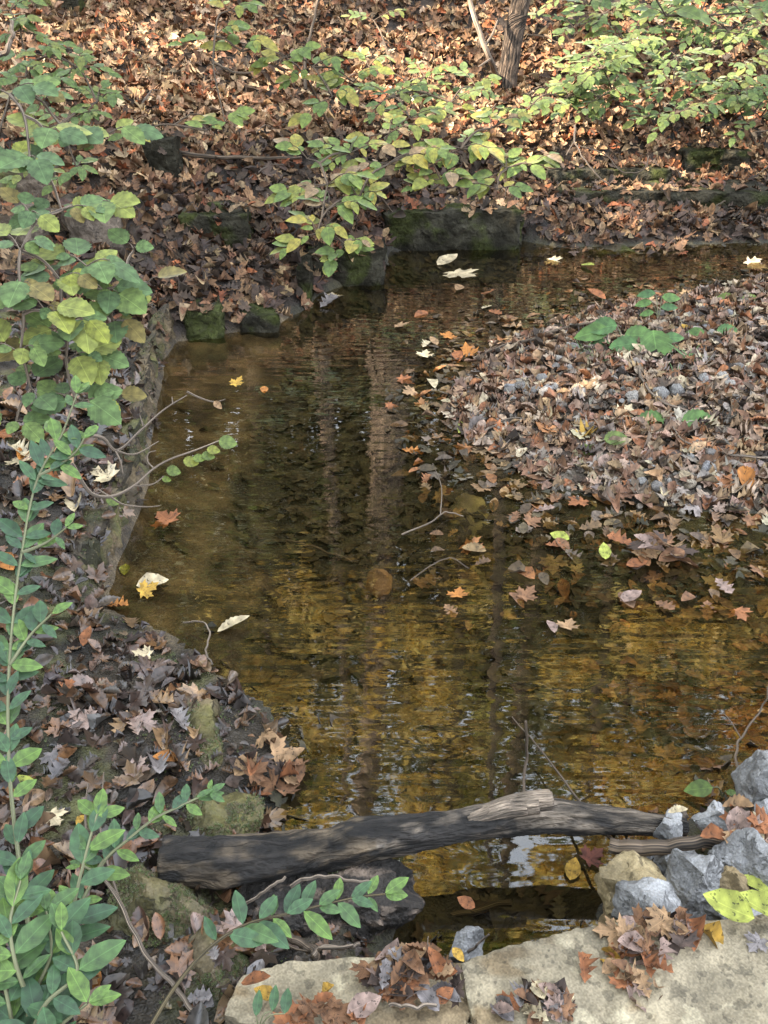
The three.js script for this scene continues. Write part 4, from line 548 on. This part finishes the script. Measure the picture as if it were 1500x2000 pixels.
// ---------------------------------------------------------------- trees
const crownColors = { dark: [[.06, .095, .03], [.08, .115, .035], [.05, .08, .025], [.13, .14, .04]], lemon: [[.5, .46, .08], [.42, .42, .08], [.58, .46, .08], [.34, .36, .07]], gold: [[.7, .53, .12], [.76, .6, .18], [.62, .42, .09], [.66, .57, .18]], green: [[.22, .3, .05], [.34, .36, .06], [.16, .24, .05], [.5, .44, .07]], orange: [[.55, .24, .04], [.62, .33, .05], [.42, .2, .05], [.6, .42, .07]] };
const crownMat = phys({ color: 0xffffff, vertexColors: true, roughness: 1, transmission: .5, thickness: 0, side: THREE.DoubleSide });
function tree(name, label, x, z, h, dia, crown, o = {}) {
  const r = rng(o.seed ?? Math.round(x * 100 + z * 7 + 5000)), y0 = groundY(x, z) - .1; const g = thing(name, label, 'tree', V(x, y0, z), o.group), lean = V((o.lean ?? (r() - .5) * 1.2), h, (r() - .5) * .8);
  const mid = lean.clone().multiplyScalar(.5).add(V((r() - .5) * .3, 0, 0)), axis = new THREE.CatmullRomCurve3([V(0, 0, 0), mid, lean]);
  mesh('trunk', tube(axis.points, (t) => dia / 2 * (1.25 - t * .95) * (1 + .5 * Math.exp(-t * 40)), 0, 12, 40, .1), o.mat ?? M.trunk, g);
  
  const tips = [], nl = o.limbs ?? 9;
  for (let i = 0; i < nl; i++) { const t = lerp(o.low ?? .35, .97, i / (nl - 1)), p = axis.getPointAt(t), a = i * 2.4 + r(), l = (o.wide ?? 2.2) * (1.1 - t * .6) * (.7 + r() * .5), e = p.clone().add(V(Math.cos(a) * l, l * .45 + r() * .5, Math.sin(a) * l)); mesh('limb', tube([p, p.clone().lerp(e, .5).add(V(0, .1, 0)), e], dia * .2 * (1.1 - t), dia * .05, 6), o.mat ?? M.trunk, g); tips.push([p, e]); }
  const n = o.leaves ?? 2600, s0 = o.leaf ?? .12, pos = new Float32Array(n * 18), col = new Float32Array(n * 18), list = crownColors[crown];
  for (let i = 0; i < n; i++) {
    const [p, e] = tips[Math.floor(r() * tips.length)], c = p.clone().lerp(e, .35 + .75 * Math.sqrt(r())).add(V((r() + r() + r() - 1.5) * (o.puff ?? .9), (r() + r() + r() - 1.5) * (o.puff ?? .9) * .8, (r() + r() + r() - 1.5) * (o.puff ?? .9)));
    const u = V(r() - .5, (r() - .5) * .7, r() - .5).normalize(), w = V(r() - .5, r() - .2, r() - .5).cross(u).normalize(), s = s0 * (.6 + r() * .8), q = [c.clone().addScaledVector(u, -s), c.clone().addScaledVector(w, s * .55), c.clone().addScaledVector(u, s), c.clone().addScaledVector(w, -s * .55)], cc = list[Math.floor(r() * list.length)], k = .75 + r() * .5;
    [0, 1, 2, 0, 2, 3].forEach((v, j) => { q[v].toArray(pos, i * 18 + j * 3); for (let m = 0; m < 3; m++) col[i * 18 + j * 3 + m] = cc[m] * k; });
  }
  const cg = new THREE.BufferGeometry(); cg.setAttribute('position', new THREE.BufferAttribute(pos, 3)); cg.setAttribute('color', new THREE.BufferAttribute(col, 3)); cg.computeVertexNormals(); mesh('crown', cg, crownMat, g);
  return g;
}
{ // the two trunks in view
  const f = onGround(985, 175); const t1 = thing('young_tree', 'rough brown tree trunk rising from the far bank shrubs', 'tree', f.clone().add(V(0, -.1, 0)));
  const tp = [V(0, 0, 0), V(.05, .5, 0), V(.14, 1.2, .05), V(.3, 4, .1), V(.5, 9, 0)]; mesh('trunk', tube(tp, (t) => .082 * (1 - t * .6) * (1 + .35 * Math.exp(-t * 60)), 0, 14, 80, .25), M.trunk, t1);
  const f2 = onGround(975, 160); wood('leaning_sapling', 'thin pale sapling stem leaning left of the brown trunk', 'sapling', [f2, ...far([[955, 110, 7.1], [935, 60, 7.1], [918, 0, 7.1], [905, -80, 7.1]])], .028, .02, M.twigPale, { seg: 24, side: [[far([[945, 90, 7.1], [960, 70, 7.1], [972, 40, 7.1]]), .01, .006], [far([[958, 115, 7.1], [935, 130, 7.0]]), .009, .005]] });
  wood('thin_sapling', 'dark thin sapling stem before the sunlit litter', 'sapling', far([[597, 175, 6.2], [597, 110, 6.2], [608, 60, 6.2], [620, 0, 6.2], [624, -60, 6.2]]), .012, .008, M.twig, { seg: 20 });
}
const HG = 'trees up the hillside mirrored in the stream', BG = 'trees of the left bank shading the stream', BL = 'leafy tree beyond the near bank whose shade lies over the stream';
for (const [x, z, h, d, c, o] of [ // slim gold crowns and dark or pale trunks in front
  [-1.7, -10.9, 12, .13, 'gold', {}], [-.8, -10.7, 12.5, .17, 'gold', { mat: M.trunkPale, leaves: 1000, wide: .7 }], [.8, -10.9, 12, .14, 'gold', { wide: .75 }], [1.75, -11.2, 12, .14, 'lemon', { wide: .7, leaves: 1300 }], [3.1, -10.8, 15, .15, 'gold', { wide: 1, leaves: 2800 }], [4.3, -11.1, 14.5, .16, 'gold', { wide: 1.2, leaves: 2800 }], [5.3, -10.9, 11.5, .14, 'orange', { wide: 1.4 }], [6.6, -11.2, 11.5, .16, 'gold', { wide: 1.4 }],
  [.12, -10.75, 17, .42, 'lemon', { lean: -.5, mat: M.trunkPale, low: .72 }], [1.2, -10.7, 16, .2, 'green', { low: .75 }], [2.25, -10.75, 16, .24, 'green', { low: .75 }], [2.6, -11.3, 15, .16, 'gold', { low: .7 }], [-2.6, -11.5, 15, .24, 'green', { low: .5, wide: 1.6 }], [-4, -12, 15, .3, 'dark', { low: .3, wide: 2.2, leaves: 3000 }], [-5.8, -11.5, 14, .3, 'dark', { low: .2, wide: 2.4, leaves: 3000 }]])
  tree('hillside_tree', `${{ gold: 'golden', lemon: 'yellow green', orange: 'orange', green: 'green', dark: 'dark green' }[c]} ${d > .19 ? 'tall' : 'slim'} tree up the hillside seen mirrored in the water`, x, z, h, d, c, { leaves: 2100, leaf: .1, wide: 1.05, puff: .5, low: .24, limbs: 12, group: HG, ...o });
{ const r = rng(909); for (let i = 0; i < 17; i++) { const x = -12 + i * 1.55 + r() * .5, z = -14.5 - (i % 2) * 2.6 - r(); tree('understory_tree', 'shady dark tree far up the hillside seen only mirrored in the water', x, z, 9 + r() * 5, .22, 'dark', { leaves: x > -2 && x < 8 ? 1250 : 3400, leaf: .17, wide: 1.9, low: .05, limbs: 13, puff: 1, group: 'dark trees far up the hillside' }); } for (let i = 0; i < 13; i++) tree('understory_tree', 'low dark bushy tree on the slope seen only mirrored in the water', -7 + i * 1.2 + r() * .4, -11.8 - (i % 2) * 1.1, 3.6 + r() * 1.2, .1, 'dark', { leaves: 2600, leaf: .12, wide: 1.1, low: .04, limbs: 10, puff: .8, group: 'low dark trees on the slope' }); }
for (const [x, z, h] of [[-7.6, -.55, 12.5], [-7, 2.4, 12], [-8.8, 4.8, 12.5], [-10, .7, 14.5], [-6.6, 5.6, 11], [-11.4, 3.6, 14.5], [-9, -5.6, 11]]) tree('bankside_tree', BL, x, z, h, .34, 'green', { leaves: z < -5 ? 700 : 5200, leaf: .19, wide: 2.6, low: .1, limbs: 14, puff: 1.2, group: BG });

// ---------------------------------------------------------------- single fallen leaves
const SURF = { slab: (a, b) => level(a, b, SLAB + .004), ground: (a, b) => onGround(a, b, .012), water: (a, b) => level(a, b, .006), stones: (a, b) => level(a, b, .22) };
const TONE = { brown: 'brown', tan: 'tan', mauve: 'mauve', grey: 'grey', rust: 'rust red', orange: 'orange', gold: 'golden', cream: 'cream', dark: 'blackish', lime: 'lime', red: 'dark red' };
function fallen(a, b, size, k, color, surf, label, group, r, o = {}) {
  const p = SURF[surf](a, b), f = FALL[k], wet = o.wet ?? false; p.y += o.up ?? 0;
  const m = mesh('fallen_leaf', f.g, dryMat(color, f.p, wet), scene), an = o.turn ?? r() * 6.28, n = V((r() - .5) * (o.tilt ?? .5), 1, (r() - .5) * (o.tilt ?? .5) + (o.lean ?? .1)), s = size * seen(p)[2] / LENS * (f.p ? .92 : 1.1), dir = V(Math.cos(an), 0, Math.sin(an));
  pose(m, p.clone().addScaledVector(dir, -s * .45), dir, n, s, surf === 'water' ? .4 : .7 + r() * .8); return tag(m, group ? `${TONE[color]} ${['flat star shaped', 'cupped star shaped', 'ruffled star shaped', 'lobed', 'rolled lobed', 'oval', 'arched oval', 'folded narrow'][k]} ${label}` : label, 'leaf', group);
}
{
  const r = rng(4242), hero = [ // column, row, pixels, shape, colour, surface, label
    [182, 1930, 64, 5, 'orange', 'ground', 'orange pointed leaf lying tip down on dark mud', { turn: 1.6 }], [227, 1864, 34, 5, 'cream', 'ground', 'small yellow leaf upright on the mossy boulder', { turn: 1.5 }], [278, 1285, 40, 0, 'cream', 'ground', 'cream maple leaf on wet bank mud'], [328, 1492, 46, 5, 'orange', 'ground', 'orange oval leaf beside the moss ridge'], [455, 1226, 62, 7, 'cream', 'water', 'pale pinkish leaf floating near the hooked twig', { turn: -.4 }], [295, 1139, 56, 6, 'cream', 'water', 'cream leaf lying on a yellow leaf by the bank', { turn: -.3 }], [292, 1152, 44, 0, 'gold', 'water', 'golden leaf under the cream leaf by the bank'], [228, 1190, 40, 3, 'orange', 'ground', 'amber leaf at the foot of the broken wall'], [245, 1120, 30, 5, 'lime', 'ground', 'slim yellow green leaf standing at the wall end'], [174, 1256, 38, 5, 'rust', 'ground', 'small coral leaf on the wet bank'], [130, 1360, 48, 3, 'rust', 'ground', 'coral leaf by the privet stem'], [108, 1606, 50, 0, 'cream', 'ground', 'cream star leaf by the privet stem'], [160, 1608, 24, 5, 'gold', 'ground', 'tiny golden leaf on the mud'], [43, 1538, 48, 5, 'lime', 'ground', 'heart shaped lime leaf beside the privet stem'],
    [10, 1100, 56, 5, 'orange', 'ground', 'tan orange leaf at the frame edge'], [320, 1010, 56, 2, 'rust', 'water', 'brown leaf under the water by the wall'], [465, 748, 30, 0, 'gold', 'water', 'small yellow leaf floating on the upper pool'], [516, 759, 24, 5, 'orange', 'water', 'small orange leaf floating on the upper pool'], [895, 1156, 40, 0, 'orange', 'water', 'orange leaf floating above the sunken slab'], [805, 878, 40, 3, 'orange', 'water', 'orange leaf floating by the curved twig'], [992, 860, 50, 5, 'cream', 'ground', 'pale pink leaf at the lower edge of the bar'], [908, 836, 50, 3, 'lime', 'water', 'green leaf floating beside the bar'], [905, 538, 70, 0, 'cream', 'water', 'large cream maple leaf floating on the far pool'], [872, 513, 48, 5, 'cream', 'water', 'flat cream leaf floating under the far ledge'], [1082, 508, 32, 0, 'cream', 'water', 'cream maple leaf floating on the far channel'], [1147, 520, 30, 5, 'lime', 'water', 'green leaf floating on the far channel'], [1480, 514, 50, 1, 'cream', 'water', 'curled whitish leaf at the far frame edge'], [652, 574, 32, 0, 'cream', 'water', 'cream star leaf at the near corner of the far pool'], [592, 598, 36, 5, 'cream', 'water', 'white oval leaf beside the upright narrow stone'], [640, 594, 44, 4, 'grey', 'water', 'long pale leaf at the water edge stone'],
    [912, 694, 44, 0, 'orange', 'ground', 'orange leaf at the tip of the bar'], [1095, 1048, 36, 5, 'lime', 'water', 'green leaf floating below the bar'], [1180, 1082, 36, 5, 'lime', 'water', 'yellow green leaf floating by the brown leaf pile'], [1005, 637, 50, 4, 'tan', 'water', 'long tan leaf beached before the bar'], [1222, 810, 40, 0, 'cream', 'ground', 'cream leaf with a yellow tip on the bar'], [1425, 648, 34, 0, 'gold', 'ground', 'golden star leaf on the far bar'], [1337, 648, 22, 5, 'gold', 'ground', 'tiny golden leaf by the large drooping leaf'], [1150, 855, 54, 4, 'gold', 'ground', 'long golden leaf upright on the bar'], [1455, 950, 60, 7, 'orange', 'ground', 'bright orange leaf at the bar frame edge'], [1065, 815, 70, 4, 'tan', 'ground', 'large tan leaf standing on the lower bar'],
    [500, 1935, 56, 5, 'rust', 'slab', 'rust brown oval leaf on the small slab corner', { up: .02, tilt: 1 }], [520, 1945, 44, 5, 'gold', 'slab', 'yellow leaf tucked under the rust brown oval leaf'], [640, 1932, 30, 6, 'gold', 'slab', 'tiny curled yellow leaf in the open of the small slab'], [708, 1978, 66, 5, 'mauve', 'slab', 'large pale mauve leaf at the slab bottom edge', { up: .02 }], [1233, 1857, 60, 5, 'mauve', 'slab', 'mauve grey leaf on the broad slab', { up: .015 }], [1190, 1868, 48, 6, 'gold', 'slab', 'golden curled leaf left of the mauve grey leaf', { tilt: 1 }], [1140, 1893, 56, 4, 'rust', 'slab', 'rust curled leaf lying alone on the broad slab'], [1390, 1830, 54, 6, 'gold', 'slab', 'rolled yellow leaf on the broad slab'], [1420, 1795, 90, 5, 'lime', 'slab', 'yellow green blotched leaf on the pale stone', { up: .03 }], [1480, 1790, 80, 5, 'lime', 'slab', 'second yellow green blotched leaf at the frame edge', { up: .02 }], [1475, 1845, 44, 1, 'grey', 'slab', 'grey purple leaf near the frame edge of the slab'], [1430, 1600, 50, 1, 'rust', 'stones', 'bright rust leaf beside the bluish pointed stone'], [1475, 1612, 50, 0, 'cream', 'stones', 'cream leaf between the boulder and the pointed stone'], [1478, 1730, 60, 5, 'lime', 'stones', 'yellow leaf over an orange one by the tall stone', { tilt: 1 }], [1322, 1588, 34, 7, 'cream', 'stones', 'pale leaf tip standing behind the log end'], [1118, 1700, 46, 5, 'gold', 'water', 'yellow leaf hanging in the dark pool under the log'], [1160, 1672, 50, 1, 'red', 'water', 'dark red leaf in the pool under the short stick'], [1165, 1830, 30, 5, 'gold', 'water', 'tiny yellow leaf at the slab water edge'], [908, 1815, 36, 5, 'rust', 'water', 'orange leaf resting on the stone in the pool', { up: .09 }], [894, 1862, 30, 5, 'gold', 'slab', 'small golden leaf standing at the slab crack'],
  ];
  for (const [a, b, s, k, c, surf, label, o] of hero) fallen(a, b, s, k, c, surf, label, null, r, o);
  const heaps = [ // column, row, half width, half height, leaves, surface, colours, wet, label, group, pile height
    [805, 1915, 100, 52, 52, 'slab', ['brown', 'mauve', 'brown', 'rust', 'grey', 'tan', 'dark'], false, 'leaf in the large heap on the slab crack', 'leaves heaped on the slab crack', .07],
    [1045, 1968, 75, 36, 26, 'slab', ['brown', 'mauve', 'rust', 'grey', 'dark', 'cream'], false, 'leaf in the small heap at the slab bottom edge', 'leaves heaped at the slab bottom edge', .05],
    [1245, 1900, 70, 50, 16, 'slab', ['tan', 'brown', 'mauve', 'rust'], false, 'leaf in the loose heap on the open broad slab', 'leaves on the open broad slab', .04],
    [1270, 1830, 110, 36, 30, 'slab', ['brown', 'mauve', 'dark', 'tan', 'rust'], false, 'leaf in the drift between the slab and the grey stones', 'leaves between slab and stones', .05],
    [650, 1985, 110, 24, 16, 'slab', ['brown', 'rust', 'mauve'], false, 'leaf in the row along the small slab front', 'leaves along the small slab front', .03],
    [525, 1510, 62, 70, 20, 'ground', ['brown', 'mauve', 'tan', 'rust', 'dark'], false, 'leaf in the heap at the tip of the wet bank', 'leaves heaped at the bank tip', .06],
    [1285, 1088, 68, 28, 12, 'water', ['brown', 'tan', 'mauve', 'dark'], false, 'leaf in the little raft below the bar', 'leaf raft below the bar', .04],
    [430, 1890, 90, 90, 22, 'ground', ['dark', 'grey', 'mauve', 'brown'], true, 'leaf in the hollow beside the small slab', 'wet leaves beside the small slab', .05],
    [250, 1420, 190, 110, 26, 'ground', ['dark', 'grey', 'brown', 'mauve', 'tan'], true, 'leaf plastered on the sloping near bank', 'wet leaves on the sloping bank', .01],
    [90, 900, 130, 130, 22, 'ground', ['rust', 'tan', 'orange', 'brown', 'cream'], true, 'leaf on the wet shelf behind the wall', 'leaves behind the wall', .02],
    [1440, 1640, 60, 60, 14, 'stones', ['brown', 'rust', 'tan', 'mauve'], false, 'leaf caught between the grey stones', 'leaves caught between the stones', .02],
  ];
  for (const [a, b, rx, ry, n, surf, colors, wet, label, group, pile] of heaps) for (let i = 0; i < n; i++) { const t = r() * 6.283, q = Math.sqrt(r()) * .95, e = 1 - q; fallen(a + Math.cos(t) * rx * q, b + Math.sin(t) * ry * q, 38 + r() * 24, Math.floor(r() * 8), pick(colors, r), surf, label, group, r, { tilt: pile > .03 ? .5 + r() * 1.3 : .5, lean: (r() - .5) * .8, up: pile * e * (.3 + r() * .7), wet }); }
  for (let i = 0; i < 34; i++) { const a = lerp(760, 1180, r()), b = lerp(560, 820, r()); const p = level(a, b, 0), s = shore(p.x, p.z); if (s.d > -.04) continue; fallen(a, b, 24 + r() * 14, Math.floor(r() * 8), pick(['tan', 'rust', 'brown', 'cream', 'orange'], r), 'water', 'leaf floating in the shallows around the bar tip', 'leaves floating around the bar tip', r); }
  for (let i = 0; i < 40; i++) { const a = lerp(1000, 1500, r()), b = lerp(930, 1330, r() * r()); const p = level(a, b, 0), s = shore(p.x, p.z); if (s.d > -.02) continue; fallen(a, b, 34 + r() * 16, Math.floor(r() * 8), pick(['tan', 'rust', 'brown', 'brown', 'mauve'], r), 'water', 'leaf lying in the shallow water below the bar', 'leaves in the shallows below the bar', r); }
}
renderer.render(scene, camera);
